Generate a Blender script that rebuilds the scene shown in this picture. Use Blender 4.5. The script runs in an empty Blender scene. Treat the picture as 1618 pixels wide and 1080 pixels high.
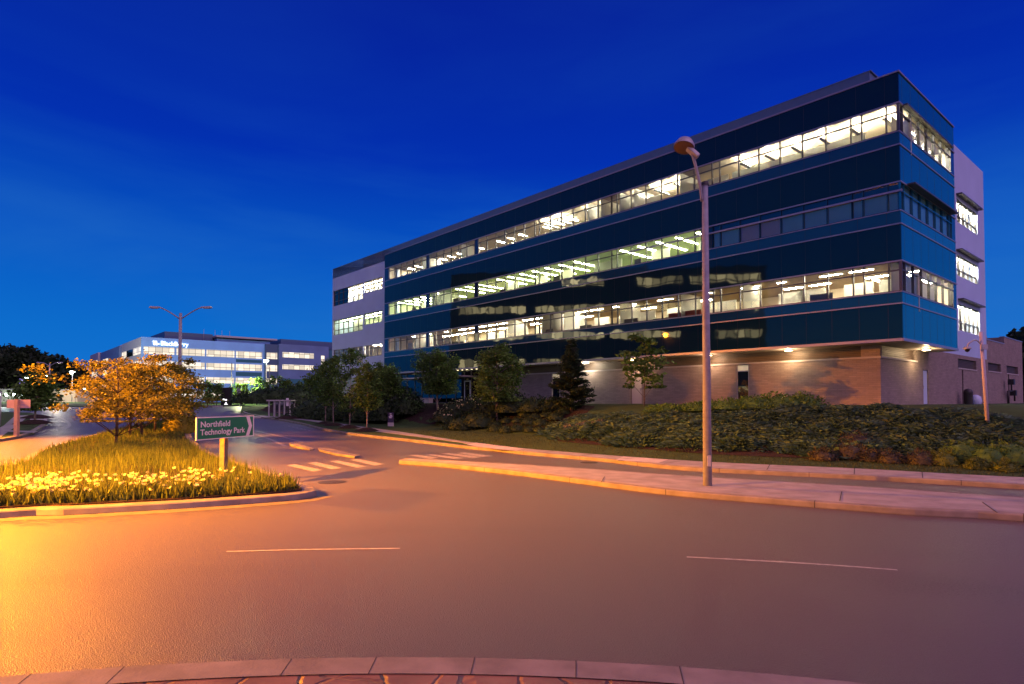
import bpy, bmesh, math, random
import numpy as np
from mathutils import Vector, Matrix
random.seed(7); RNG = np.random.default_rng(7)
SC = bpy.context.scene; COL = SC.collection
rad = math.radians

# ------------------------------------------------------------------ camera, world, sun, exposure
F, CX, PPY, PITCH, EYE = 974.0, 809.0, 606.0, math.atan(27 / 974.0), 2.5
cam_d = bpy.data.cameras.new('camera'); cam = bpy.data.objects.new('camera', cam_d); COL.objects.link(cam)
cam_d.sensor_width = 36; cam_d.lens = F / 1618 * 36; cam_d.shift_y = (PPY - 540) / 1618
cam_d.clip_end = 3000; cam.location = (0, 0, EYE); cam.rotation_euler = (math.pi / 2 + PITCH, 0, 0)
SC.camera = cam
SC.render.resolution_x, SC.render.resolution_y = 1024, 684
SC.view_settings.view_transform = 'Standard'; SC.view_settings.look = 'None'
SC.view_settings.exposure = 0.0; SC.view_settings.gamma = 1.0
SC.render.engine = 'CYCLES'
cy = SC.cycles
cy.use_denoising = True; cy.max_bounces = 7; cy.diffuse_bounces = 3; cy.glossy_bounces = 4
cy.transparent_max_bounces = 12; cy.sample_clamp_indirect = 4.0; cy.caustics_reflective = False; cy.caustics_refractive = False

W = bpy.data.worlds.new("World"); SC.world = W; W.use_nodes = True
nt = W.node_tree; nt.nodes.clear(); N = nt.nodes.new; LK = nt.links.new
out = N('ShaderNodeOutputWorld'); bg = N('ShaderNodeBackground'); tc = N('ShaderNodeTexCoord'); sp = N('ShaderNodeSeparateXYZ')
LK(tc.outputs['Generated'], sp.inputs[0])
ramp = N('ShaderNodeValToRGB'); LK(sp.outputs['Z'], ramp.inputs[0])
cr = ramp.color_ramp; cr.elements[0].position = 0.0; cr.elements[0].color = (.008, .18, .64, 1)
cr.elements[1].position = 1.0; cr.elements[1].color = (.0008, .005, .14, 1)
for p_, c_ in ((.10, (.004, .15, .60)), (.22, (.0022, .092, .54)), (.36, (.0008, .030, .43)), (.55, (.0014, .013, .31))):
    e = cr.elements.new(p_); e.color = (*c_, 1)
# thin clouds: noise on the direction projected to a cloud layer
mp = N('ShaderNodeMapping'); mp.inputs['Scale'].default_value = (1.1, 1.1, 5.5); mp.inputs['Rotation'].default_value = (.25, .22, .5)
LK(tc.outputs['Generated'], mp.inputs[0])
nz = N('ShaderNodeTexNoise'); nz.inputs['Scale'].default_value = 1.15; nz.inputs['Detail'].default_value = 5; nz.inputs['Roughness'].default_value = .55
nz.inputs['Distortion'].default_value = .5
LK(mp.outputs[0], nz.inputs['Vector'])
cl = N('ShaderNodeMapRange'); cl.inputs[1].default_value = .40; cl.inputs[2].default_value = .72; cl.inputs[3].default_value = 0; cl.inputs[4].default_value = .75
LK(nz.outputs[0], cl.inputs[0])
clz = N('ShaderNodeMapRange'); clz.inputs[1].default_value = .12; clz.inputs[2].default_value = .42; clz.inputs[3].default_value = 1; clz.inputs[4].default_value = .12; LK(sp.outputs['Z'], clz.inputs[0])
clm = N('ShaderNodeMath'); clm.operation = 'MULTIPLY'; LK(cl.outputs[0], clm.inputs[0]); LK(clz.outputs[0], clm.inputs[1])
mixc = N('ShaderNodeMixRGB'); mixc.inputs[2].default_value = (.02, .16, .56, 1)
LK(clm.outputs[0], mixc.inputs[0]); LK(ramp.outputs[0], mixc.inputs[1])
# mauve afterglow in the sky behind the camera, low over the horizon
dt = N('ShaderNodeVectorMath'); dt.operation = 'DOT_PRODUCT'; dt.inputs[1].default_value = (.5, -.866, 0); LK(tc.outputs['Generated'], dt.inputs[0])
gm = N('ShaderNodeMath'); gm.operation = 'MULTIPLY_ADD'; gm.inputs[1].default_value = 1.6; gm.inputs[2].default_value = -.35; gm.use_clamp = True
LK(dt.outputs['Value'], gm.inputs[0])
gz = N('ShaderNodeMapRange'); gz.inputs[1].default_value = .75; gz.inputs[2].default_value = .0; gz.inputs[3].default_value = 0; gz.inputs[4].default_value = 1
LK(sp.outputs['Z'], gz.inputs[0])
gg = N('ShaderNodeMath'); gg.operation = 'MULTIPLY'; LK(gm.outputs[0], gg.inputs[0]); LK(gz.outputs[0], gg.inputs[1])
mixg = N('ShaderNodeMixRGB'); mixg.inputs[2].default_value = (.62, .33, .50, 1)
LK(gg.outputs[0], mixg.inputs[0]); LK(mixc.outputs[0], mixg.inputs[1])
LK(mixg.outputs[0], bg.inputs[0]); bg.inputs[1].default_value = 1.0; LK(bg.outputs[0], out.inputs[0])

sun_d = bpy.data.lights.new('sun', 'SUN'); sun_d.energy = 1.35; sun_d.angle = rad(70); sun_d.color = (1.0, .54, .80)
sun = bpy.data.objects.new('sun', sun_d); COL.objects.link(sun); sun.rotation_euler = (rad(40), 0, rad(38))

# ------------------------------------------------------------------ picture point -> place helpers (the road rises gently away from the roundabout)
def zr(y): return .018 * min(max(y - 22.0, 0.0), 120.0)
def ray(px, py):
    a = (px - CX) / F; b = (PPY - py) / F
    return Vector((a, math.cos(PITCH) - b * math.sin(PITCH), math.sin(PITCH) + b * math.cos(PITCH)))
def g(px, py, dz=0.0):
    r = ray(px, py); lo, hi = 1.0, 400.0
    for _ in range(50):
        m = (lo + hi) / 2
        if EYE + r.z * m > zr(r.y * m) + dz: lo = m
        else: hi = m
    p = r * lo; return Vector((p.x, p.y, zr(p.y) + dz))
def at(px, py, d):
    r = ray(px, py); r = r * (d / r.y); return Vector((r.x, r.y, r.z + EYE))
TH = rad(40.94); RV = Vector((math.cos(TH), math.sin(TH), 0)); LV = Vector((-math.sin(TH), math.cos(TH), 0))
CORNER = Vector((19.51, 30.7, 2.28)); ZB = 2.28
S_LINE = [Vector((26.0, 14.5, .15)), g(1618, 753, .15), g(1350, 739, .15), g(1080, 726.5, .15), g(830, 707.8, .15), g(740, 697.4, .15), g(640, 682.5, .15), g(560, 671.7, .15), g(500, 663.5, .15), g(440, 658, .15), g(400, 654, .15), g(385, 649, .15)]
def s_dist(x, y):
    best, bt, sg = 1e9, 0, 1
    for i in range(len(S_LINE) - 1):
        a, b = S_LINE[i], S_LINE[i + 1]
        ax, ay, bx, by = a.x, a.y, b.x, b.y
        dx, dy = bx - ax, by - ay; L2 = dx * dx + dy * dy
        t = max(0, min(1, ((x - ax) * dx + (y - ay) * dy) / L2))
        qx, qy = ax + dx * t - x, ay + dy * t - y; d = math.hypot(qx, qy)
        if d < best:
            best, bt = d, i + t; sg = -1 if (dx * (y - ay) - dy * (x - ax)) > 0 else 1
    return best * sg, bt
def lerp_tab(t, tab):
    for (a, va), (b, vb) in zip(tab, tab[1:]):
        if t <= b: return va + (vb - va) * max(0, (t - a) / (b - a))
    return tab[-1][1]
S0 = [(0, 1.6), (3, 1.6), (4, 2.6), (5, 4.4), (6, 3.6), (7, 2.2), (8, 1.6), (11, 1.5)]
S1 = [(0, 10), (3, 10), (4, 10), (5, 10), (6, 8.2), (7, 6.0), (8, 5.0), (11, 5)]
def terr(x, y):
    s, t = s_dist(x, y)
    base = zr(y) + .15
    s0, s1 = lerp_tab(t, S0), lerp_tab(t, S1)
    k = max(0, min(1, (s - s0) / (s1 - s0))); k = k * k * (3 - 2 * k)
    return base + (max(ZB, base) - base) * k + .05 * max(0, min(1, s / max(s0, .1))) * (1 - k)
def hit(px, py):
    r = ray(px, py); d = 8.0
    while d < 140:
        p = r * d
        if EYE + p.z <= terr(p.x, p.y): break
        d += .15
    return Vector((p.x, p.y, terr(p.x, p.y)))

# ------------------------------------------------------------------ object helpers
class MB:
    def __init__(s): s.v = []; s.f = []; s.m = []; s.sm = []
    def add(s, vs, fs, m=0, smooth=False):
        o = len(s.v); s.v += [tuple(v) for v in vs]
        for q in fs: s.f.append(tuple(i + o for i in q)); s.m.append(m); s.sm.append(smooth)
    def box(s, x0, x1, y0, y1, z0, z1, m=0):
        s.add([(x0,y0,z0),(x1,y0,z0),(x1,y1,z0),(x0,y1,z0),(x0,y0,z1),(x1,y0,z1),(x1,y1,z1),(x0,y1,z1)],
              [(0,3,2,1),(4,5,6,7),(0,1,5,4),(1,2,6,5),(2,3,7,6),(3,0,4,7)], m)
    def bar(s, a, b, w, h, m=0, up=(0,0,1)):
        a = Vector(a); b = Vector(b); d = (b - a).normalized(); u = Vector(up)
        if abs(d.dot(u)) > .98: u = Vector((0,1,0))
        x = d.cross(u).normalized() * (w / 2); z = x.cross(d).normalized() * (h / 2)
        vs = [a-x-z, a+x-z, a+x+z, a-x+z, b-x-z, b+x-z, b+x+z, b-x+z]
        s.add(vs, [(0,3,2,1),(4,5,6,7),(0,1,5,4),(1,2,6,5),(2,3,7,6),(3,0,4,7)], m)
    def tube(s, pts, rs, n=10, m=0, cap=True):
        pts = [Vector(p) for p in pts]; vs = []; fs = []
        if not hasattr(rs, '__len__'): rs = [rs] * len(pts)
        ref = None
        for i, p in enumerate(pts):
            d = (pts[min(i+1, len(pts)-1)] - pts[max(i-1, 0)]).normalized()
            if ref is None: ref = Vector((1,0,0)) if abs(d.x) < .9 else Vector((0,1,0))
            x = (ref - d * ref.dot(d)).normalized(); ref = x; y = d.cross(x)
            for k in range(n):
                a = 2 * math.pi * k / n; vs.append(p + (x * math.cos(a) + y * math.sin(a)) * rs[i])
        for i in range(len(pts) - 1):
            for k in range(n): fs.append((i*n+k, i*n+(k+1)%n, (i+1)*n+(k+1)%n, (i+1)*n+k))
        s.add(vs, fs, m, True)
        if cap:
            o = len(s.v) - len(vs)
            s.f.append(tuple(o + k for k in reversed(range(n)))); s.m.append(m); s.sm.append(False)
            s.f.append(tuple(o + (len(pts)-1)*n + k for k in range(n))); s.m.append(m); s.sm.append(False)
    def lathe(s, prof, n=16, m=0, c=(0,0,0)):
        vs = [(c[0]+r*math.cos(2*math.pi*k/n), c[1]+r*math.sin(2*math.pi*k/n), c[2]+z) for r, z in prof for k in range(n)]
        fs = [(i*n+k, i*n+(k+1)%n, (i+1)*n+(k+1)%n, (i+1)*n+k) for i in range(len(prof)-1) for k in range(n)]
        s.add(vs, fs, m, True)
    def quad(s, a, b, c, d, m=0): s.add([a, b, c, d], [(0,1,2,3)], m)
    def build(s, name, mats, parent=None, bevel=0):
        me = bpy.data.meshes.new(name); me.from_pydata(s.v, [], s.f)
        if not isinstance(mats, (list, tuple)): mats = [mats]
        for x in mats: me.materials.append(x)
        me.polygons.foreach_set('material_index', s.m); me.polygons.foreach_set('use_smooth', s.sm); me.update()
        o = bpy.data.objects.new(name, me); COL.objects.link(o)
        if parent: o.parent = parent
        if bevel:
            b = o.modifiers.new('bevel', 'BEVEL'); b.width = bevel; b.segments = 2; b.limit_method = 'ANGLE'
        return o
NEACH = {}
def each(mb, name, mats, parent):
    "every box of the builder becomes a part of its own; past 90 of a name the rest go into one part"
    nb = len(mb.v) // 8; rest = MB()
    for i in range(nb):
        vs = mb.v[i*8:i*8+8]
        if NEACH.get(name, 0) < 90:
            NEACH[name] = NEACH.get(name, 0) + 1
            x0, y0, z0 = vs[0]; x1, y1, z1 = vs[6]; b = MB(); b.box(x0, x1, y0, y1, z0, z1); b.build(name, mats, parent)
        else: rest.box(vs[0][0], vs[6][0], vs[0][1], vs[6][1], vs[0][2], vs[6][2])
    if rest.v: rest.build(name, mats, parent)['kind'] = 'stuff'
def quads_obj(name, V, mats, parent=None, midx=None, tri=False):
    "V: (n,4,3) or (n,3,3) array -> one mesh of loose faces"
    n, k = V.shape[0], V.shape[1]
    me = bpy.data.meshes.new(name); me.vertices.add(n * k); me.vertices.foreach_set('co', V.reshape(-1).astype(np.float32))
    me.loops.add(n * k); me.loops.foreach_set('vertex_index', np.arange(n * k, dtype=np.int32))
    me.polygons.add(n); me.polygons.foreach_set('loop_start', np.arange(0, n * k, k, dtype=np.int32))
    if not isinstance(mats, (list, tuple)): mats = [mats]
    for x in mats: me.materials.append(x)
    if midx is not None: me.polygons.foreach_set('material_index', midx.astype(np.int32))
    me.update(calc_edges=True); me.validate()
    o = bpy.data.objects.new(name, me); COL.objects.link(o)
    if parent: o.parent = parent
    return o
def empty(name, loc, rz=0):
    o = bpy.data.objects.new(name, None); COL.objects.link(o); o.location = loc; o.rotation_euler = (0, 0, rz); o.empty_display_size = .2; return o
def tag(o, label=None, cat=None, group=None, kind=None):
    for k, v in (('label', label), ('category', cat), ('group', group), ('kind', kind)):
        if v: o[k] = v
    return o
def thing(name, loc, label, cat, group=None, rz=0): return tag(empty(name, loc, rz), label, cat, group)
def copy_tree(o, parent=None):
    c = o.copy(); COL.objects.link(c)
    if parent: c.parent = parent
    for ch in list(o.children): copy_tree(ch, c)
    return c
def struct(o): o['kind'] = 'structure'; return o

# ------------------------------------------------------------------ materials
def mat(name, col, rough=.7, spec=.5, metal=0, var=0, vscale=4, bump=0, bscale=30, bdist=.01, emit=None, estr=0, island=0, col2=None, trans=0):
    m = bpy.data.materials.new(name); m.use_nodes = True; t = m.node_tree; b = t.nodes['Principled BSDF']
    b.inputs['Base Color'].default_value = (*col, 1); b.inputs['Roughness'].default_value = rough; b.inputs['Metallic'].default_value = metal
    b.inputs['Specular IOR Level'].default_value = spec
    tcn = t.nodes.new('ShaderNodeTexCoord')
    if var or col2:
        n = t.nodes.new('ShaderNodeTexNoise'); n.inputs['Scale'].default_value = vscale; n.inputs['Detail'].default_value = 6
        t.links.new(tcn.outputs['Object'], n.inputs['Vector'])
        r = t.nodes.new('ShaderNodeValToRGB'); e = r.color_ramp.elements
        c2 = col2 or tuple(x * (1 + var) for x in col); c1 = col if col2 else tuple(x * (1 - var) for x in col)
        e[0].position = .3; e[1].position = .7; e[0].color = (*c1, 1); e[1].color = (*c2, 1)
        t.links.new(n.outputs[0], r.inputs[0]); src = r.outputs[0]
        if island:
            gi = t.nodes.new('ShaderNodeNewGeometry'); mr = t.nodes.new('ShaderNodeMapRange')
            mr.inputs[3].default_value = 1 - island; mr.inputs[4].default_value = 1 + island
            t.links.new(gi.outputs['Random Per Island'], mr.inputs[0])
            mx = t.nodes.new('ShaderNodeVectorMath'); mx.operation = 'SCALE'
            t.links.new(src, mx.inputs[0]); t.links.new(mr.outputs[0], mx.inputs['Scale']); src = mx.outputs[0]
        t.links.new(src, b.inputs['Base Color'])
    if bump:
        n2 = t.nodes.new('ShaderNodeTexNoise'); n2.inputs['Scale'].default_value = bscale; n2.inputs['Detail'].default_value = 3
        t.links.new(tcn.outputs['Object'], n2.inputs['Vector'])
        bp = t.nodes.new('ShaderNodeBump'); bp.inputs['Strength'].default_value = bump; bp.inputs['Distance'].default_value = bdist
        t.links.new(n2.outputs[0], bp.inputs['Height']); t.links.new(bp.outputs[0], b.inputs['Normal'])
    if emit:
        b.inputs['Emission Color'].default_value = (*emit, 1); b.inputs['Emission Strength'].default_value = estr
    if trans:
        tb = t.nodes.new('ShaderNodeBsdfTranslucent'); ms = t.nodes.new('ShaderNodeMixShader'); ms.inputs[0].default_value = trans
        o = t.nodes['Material Output']
        if b.inputs['Base Color'].links: t.links.new(b.inputs['Base Color'].links[0].from_socket, tb.inputs[0])
        else: tb.inputs[0].default_value = (*col, 1)
        t.links.new(b.outputs[0], ms.inputs[1]); t.links.new(tb.outputs[0], ms.inputs[2]); t.links.new(ms.outputs[0], o.inputs[0])
    return m

def mat_asphalt():
    m = mat('asphalt', (.06, .055, .055), rough=.46, spec=.42); t = m.node_tree; b = t.nodes['Principled BSDF']; n = t.nodes.new; l = t.links.new
    tcn = n('ShaderNodeTexCoord')
    big = n('ShaderNodeTexNoise'); big.inputs['Scale'].default_value = .18; big.inputs['Detail'].default_value = 5; l(tcn.outputs['Object'], big.inputs['Vector'])
    # worn wheel tracks run round the roundabout
    dv = n('ShaderNodeVectorMath'); dv.operation = 'DISTANCE'; dv.inputs[1].default_value = (-.97, -9.17, 0); l(tcn.outputs['Object'], dv.inputs[0])
    wv = n('ShaderNodeMath'); wv.operation = 'SINE'; sc = n('ShaderNodeMath'); sc.operation = 'MULTIPLY'; sc.inputs[1].default_value = 2.6
    l(dv.outputs['Value'], sc.inputs[0]); l(sc.outputs[0], wv.inputs[0])
    ad = n('ShaderNodeMath'); ad.operation = 'MULTIPLY_ADD'; ad.inputs[1].default_value = .07; l(wv.outputs[0], ad.inputs[0]); l(big.outputs[0], ad.inputs[2])
    fine = n('ShaderNodeTexNoise'); fine.inputs['Scale'].default_value = 38; fine.inputs['Detail'].default_value = 5; fine.inputs['Roughness'].default_value = .75; l(tcn.outputs['Object'], fine.inputs['Vector'])
    ad2 = n('ShaderNodeMath'); ad2.operation = 'MULTIPLY_ADD'; ad2.inputs[1].default_value = 1.5; l(fine.outputs[0], ad2.inputs[0]); l(ad.outputs[0], ad2.inputs[2])
    r = n('ShaderNodeValToRGB'); e = r.color_ramp.elements; e[0].position = .95; e[1].position = 1.55
    e[0].color = (.034, .028, .029, 1); e[1].color = (.098, .083, .085, 1); l(ad2.outputs[0], r.inputs[0]); l(r.outputs[0], b.inputs['Base Color'])
    bp = n('ShaderNodeBump'); bp.inputs['Strength'].default_value = .7; bp.inputs['Distance'].default_value = .009
    v = n('ShaderNodeTexVoronoi'); v.inputs['Scale'].default_value = 80; l(tcn.outputs['Object'], v.inputs['Vector'])
    l(v.outputs['Distance'], bp.inputs['Height']); l(bp.outputs[0], b.inputs['Normal'])
    return m
def mat_facade(name, col, ior=1.9, bd=.02, tint=None):
    m = mat(name, col, rough=.025); t = m.node_tree; b = t.nodes['Principled BSDF']; n = t.nodes.new; l = t.links.new
    b.inputs['IOR'].default_value = ior
    tcn = n('ShaderNodeTexCoord')
    nz_ = n('ShaderNodeTexNoise'); nz_.inputs['Scale'].default_value = .55; nz_.inputs['Detail'].default_value = 1.5; l(tcn.outputs['Object'], nz_.inputs['Vector'])
    bp = n('ShaderNodeBump'); bp.inputs['Strength'].default_value = 1; bp.inputs['Distance'].default_value = bd
    l(nz_.outputs[0], bp.inputs['Height']); l(bp.outputs[0], b.inputs['Normal'])
    return m
def mat_glass(name, tint, fac=.10):
    m = bpy.data.materials.new(name); m.use_nodes = True; t = m.node_tree; t.nodes.clear(); n = t.nodes.new; l = t.links.new
    o = n('ShaderNodeOutputMaterial'); mx = n('ShaderNodeMixShader'); tr = n('ShaderNodeBsdfTransparent'); gl = n('ShaderNodeBsdfGlossy')
    tr.inputs[0].default_value = (*tint, 1); gl.inputs['Roughness'].default_value = .02
    fr = n('ShaderNodeFresnel'); fr.inputs[0].default_value = 1.6; ml = n('ShaderNodeMath'); ml.operation = 'ADD'; ml.inputs[1].default_value = fac - .05; ml.use_clamp = True
    l(fr.outputs[0], ml.inputs[0]); l(ml.outputs[0], mx.inputs[0]); l(tr.outputs[0], mx.inputs[1]); l(gl.outputs[0], mx.inputs[2]); l(mx.outputs[0], o.inputs[0])
    return m
def mat_brick(name, c1, c2, mortar, axis='x', sx=1.0):
    m = mat(name, c1, rough=.85, spec=.3); t = m.node_tree; b = t.nodes['Principled BSDF']; n = t.nodes.new; l = t.links.new
    tcn = n('ShaderNodeTexCoord'); sp_ = n('ShaderNodeSeparateXYZ'); cb = n('ShaderNodeCombineXYZ'); l(tcn.outputs['Object'], sp_.inputs[0])
    ad = n('ShaderNodeMath'); ad.operation = 'ADD'; l(sp_.outputs['X'], ad.inputs[0]); l(sp_.outputs['Y'], ad.inputs[1])
    l(ad.outputs[0], cb.inputs['X']); l(sp_.outputs['Z'], cb.inputs['Y'])
    br = n('ShaderNodeTexBrick'); br.inputs['Scale'].default_value = 1.0; br.inputs['Brick Width'].default_value = .4; br.inputs['Row Height'].default_value = .1
    br.inputs['Mortar Size'].default_value = .008; br.inputs['Color1'].default_value = (*c1, 1); br.inputs['Color2'].default_value = (*c2, 1); br.inputs['Mortar'].default_value = (*mortar, 1)
    l(cb.outputs[0], br.inputs['Vector'])
    nz_ = n('ShaderNodeTexNoise'); nz_.inputs['Scale'].default_value = 1.1; nz_.inputs['Detail'].default_value = 6; l(tcn.outputs['Object'], nz_.inputs['Vector'])
    mr = n('ShaderNodeMapRange'); mr.inputs[3].default_value = .75; mr.inputs[4].default_value = 1.2; l(nz_.outputs[0], mr.inputs[0])
    vm = n('ShaderNodeVectorMath'); vm.operation = 'SCALE'; l(br.outputs['Color'], vm.inputs[0]); l(mr.outputs[0], vm.inputs['Scale']); l(vm.outputs[0], b.inputs['Base Color'])
    bp = n('ShaderNodeBump'); bp.inputs['Strength'].default_value = .5; bp.inputs['Distance'].default_value = .006; bp.invert = True
    l(br.outputs['Fac'], bp.inputs['Height']); l(bp.outputs[0], b.inputs['Normal'])
    return m
def mat_litwin(name, col, lo, hi, sx=.8, sz=.5, mo=.045):
    "windows seen from afar with lit rooms behind them: brightness changes room by room"
    m = mat(name, (.05, .05, .05), rough=.2); t = m.node_tree; b = t.nodes['Principled BSDF']; n = t.nodes.new; l = t.links.new
    tcn = n('ShaderNodeTexCoord'); sp_ = n('ShaderNodeSeparateXYZ'); l(tcn.outputs['Object'], sp_.inputs[0])
    ad = n('ShaderNodeMath'); ad.operation = 'ADD'; l(sp_.outputs['X'], ad.inputs[0]); l(sp_.outputs['Y'], ad.inputs[1])
    cb = n('ShaderNodeCombineXYZ'); l(ad.outputs[0], cb.inputs['X']); l(sp_.outputs['Z'], cb.inputs['Y'])
    br = n('ShaderNodeTexBrick'); br.inputs['Scale'].default_value = 1; br.inputs['Brick Width'].default_value = sx; br.inputs['Row Height'].default_value = sz
    br.offset = 0; br.inputs['Mortar Size'].default_value = mo; br.inputs['Bias'].default_value = .1
    br.inputs['Color1'].default_value = (lo, lo, lo, 1); br.inputs['Color2'].default_value = (hi, hi, hi, 1); br.inputs['Mortar'].default_value = (.12, .12, .12, 1)
    l(cb.outputs[0], br.inputs['Vector'])
    b.inputs['Emission Color'].default_value = (*col, 1); l(br.outputs['Color'], b.inputs['Emission Strength'])
    return m
M = dict(
    asphalt=mat_asphalt(),
    concrete=mat('concrete', (.27, .26, .27), .8, .3, var=.22, vscale=1.8, bump=.25, bscale=60),
    concrete_new=mat('pale_concrete', (.44, .41, .40), .8, .3, var=.12, vscale=2, bump=.2, bscale=60),
    kerb=mat('kerb_concrete', (.20, .18, .17), .8, .3, var=.25, vscale=2.5, bump=.3, bscale=40),
    gutter=mat('gutter_sand', (.15, .13, .10), .85, .3, var=.25, vscale=3, bump=.3, bscale=50),
    joint=mat('joint_dark', (.03, .028, .028), .9),
    paint=mat('road_paint', (.27, .25, .25), .6, .4, var=.35, vscale=9),
    lawn=mat('lawn_soil', (.024, .050, .014), .95, .2, col2=(.040, .075, .02), vscale=3, bump=.6, bscale=40, bdist=.03),
    grassblade=mat('grass_blades', (.045, .062, .018), .7, .3, var=.3, vscale=2, island=.45, trans=.3),
    mulch=mat('mulch', (.03, .017, .014), .95, .2, var=.5, vscale=14, bump=1, bscale=35, bdist=.04),
    white=mat('white_panel', (.48, .56, .76), .45, .4, var=.05, vscale=.5),
    greypanel=mat('grey_panel', (.10, .11, .14), .4, .5, var=.1, vscale=.5),
    metal=mat('pale_metal', (.42, .39, .41), .45, .5, metal=.3, var=.1, vscale=6),
    trim=mat('trim_metal', (.36, .33, .37), .35, .5, metal=.4),
    mullion=mat('mullion_metal', (.10, .095, .10), .4, .5, metal=.4),
    pole=mat('lamp_pole_paint', (.27, .275, .31), .55, .4, var=.16, vscale=7, bump=.15, bscale=50),
    galv=mat('galvanised_steel', (.40, .39, .40), .5, .5, metal=.3, var=.15, vscale=9),
    wood=mat('weathered_wood', (.17, .13, .09), .8, .3, var=.3, vscale=7, bump=.4, bscale=30),
    dark=mat('dark_plastic', (.02, .02, .022), .5),
    black=mat('sign_black', (.012, .012, .016), .4),
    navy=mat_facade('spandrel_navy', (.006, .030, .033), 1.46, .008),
    side=mat_facade('side_spandrel_sky_tint', (.005, .125, .18), 2.1, .008), side_pale=mat_facade('side_sill_sky_tint', (.01, .17, .24), 2.1, .008),  # brighter teal base paints in the sky reflection of the short side
    steel=mat_facade('spandrel_blue', (.012, .07, .10), 1.7, .012),
    colpanel=mat_facade('column_panel', (.012, .035, .07), 1.7, .006),
    glass=mat_glass('window_glass', (.93, .96, .94), .05),
    glass_dark=mat_facade('dark_glass', (.004, .012, .022), 1.8, .008),
    brick=mat_brick('grey_brown_brick', (.25, .205, .185), (.31, .255, .23), (.20, .17, .15)),
    louver=mat('brown_louver', (.085, .06, .045), .6),
    soffit=mat('soffit_panel', (.35, .30, .27), .6),
    door=mat('grey_door', (.40, .37, .38), .5),
    yellow=mat('yellow_paint', (.55, .36, .05), .6),
    green=mat('sign_green', (.0, .17, .09), .45, .4),
    reflective=mat('sign_white', (.72, .68, .72), .45, .4),
    bark=mat('bark', (.10, .075, .055), .9, .2, var=.35, vscale=9, bump=.6, bscale=25),
    palebark=mat('pale_bark', (.26, .21, .18), .9, .2, var=.25, vscale=9, bump=.4, bscale=25),
)
def leafmat(name, c1, c2, isl=.5): return mat(name, c1, .6, .3, col2=c2, vscale=1.3, island=isl, trans=.35)
M['leaf_gold'] = leafmat('golden_foliage', (.16, .155, .016), (.26, .24, .026))
M['leaf_green'] = leafmat('green_foliage', (.055, .125, .022), (.105, .19, .036))
M['leaf_lime'] = leafmat('lime_foliage', (.09, .17, .02), (.15, .25, .03))
M['leaf_dark'] = leafmat('dark_foliage', (.018, .038, .014), (.034, .062, .022))
M['leaf_conifer'] = leafmat('conifer_needles', (.014, .032, .013), (.026, .052, .02))
M['leaf_juniper'] = leafmat('juniper_sprays', (.034, .082, .044), (.075, .145, .080))
M['leaf_bronze'] = leafmat('bronze_foliage', (.045, .042, .026), (.07, .066, .040))
M['leaf_silver'] = leafmat('silver_foliage', (.12, .12, .11), (.18, .17, .16))
M['straw'] = leafmat('straw_grass', (.07, .105, .018), (.12, .16, .03))
M['petal'] = mat('white_petals', (.75, .72, .36), .6, .3, var=.1, trans=.3)

# ------------------------------------------------------------------ ground, road, islands
def polysheet(name, pts, mtl, dz=0.0, thick=0.0, mats=None, bevel=0, cuts=(22.0, 142.0)):
    "a flat outline laid on the road's slope; thick>0 makes a raised slab with side faces"
    bm = bmesh.new(); vs = [bm.verts.new((p[0], p[1], 0)) for p in pts]; f = bm.faces.new(vs)
    if f.normal.z < 0 or (f.normal_update() or f.normal.z < 0): f.normal_flip()
    for c in cuts:
        geo = bm.verts[:] + bm.edges[:] + bm.faces[:]
        bmesh.ops.bisect_plane(bm, geom=geo, plane_co=(0, c, 0), plane_no=(0, 1, 0))
    if thick:
        r = bmesh.ops.extrude_face_region(bm, geom=bm.faces[:])
        top = [v for v in r['geom'] if isinstance(v, bmesh.types.BMVert)]
        for v in top: v.co.z += thick
    for v in bm.verts: v.co.z += zr(v.co.y) + dz
    bmesh.ops.triangulate(bm, faces=[f for f in bm.faces if len(f.verts) > 4])
    bmesh.ops.recalc_face_normals(bm, faces=bm.faces[:])
    me = bpy.data.meshes.new(name); bm.to_mesh(me); bm.free()
    if not thick:
        for p in me.polygons:
            if p.normal.z < 0: p.flip()
    for x in (mats or [mtl]): me.materials.append(x)
    o = bpy.data.objects.new(name, me); COL.objects.link(o)
    if bevel:
        b = o.modifiers.new('bevel', 'BEVEL'); b.width = bevel; b.segments = 2; b.limit_method = 'ANGLE'; b.angle_limit = rad(50)
    return struct(o)
def offset_poly(pts, d):
    "inset a closed outline (any orientation) by d"
    P = [Vector((p[0], p[1])) for p in pts]; A = sum(a.x*b.y - b.x*a.y for a, b in zip(P, P[1:] + P[:1])); s = 1 if A > 0 else -1
    out = []
    for i in range(len(P)):
        a, b, c = P[i-1], P[i], P[(i+1) % len(P)]
        n1 = Vector((-(b-a).y, (b-a).x)).normalized() * s; n2 = Vector((-(c-b).y, (c-b).x)).normalized() * s
        n = (n1 + n2); n = n.normalized() if n.length > .05 else n1
        k = max(.5, n.dot(n1)); out.append(b + n * (d / k))
    return out
def smooth_pts(pts, n=4, closed=False):
    P = [Vector((p[0], p[1])) for p in pts]; out = []; L = len(P)
    rng = range(L) if closed else range(L - 1)
    for i in rng:
        p0 = P[(i-1) % L] if closed or i > 0 else P[0]; p1 = P[i]; p2 = P[(i+1) % L]; p3 = P[(i+2) % L] if closed or i + 2 < L else P[-1]
        for k in range(n):
            t = k / n
            out.append(.5 * ((2*p1) + (p2-p0)*t + (2*p0-5*p1+4*p2-p3)*t*t + (3*p1-p0-3*p2+p3)*t**3))
    if not closed: out.append(P[-1])
    return out
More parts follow.
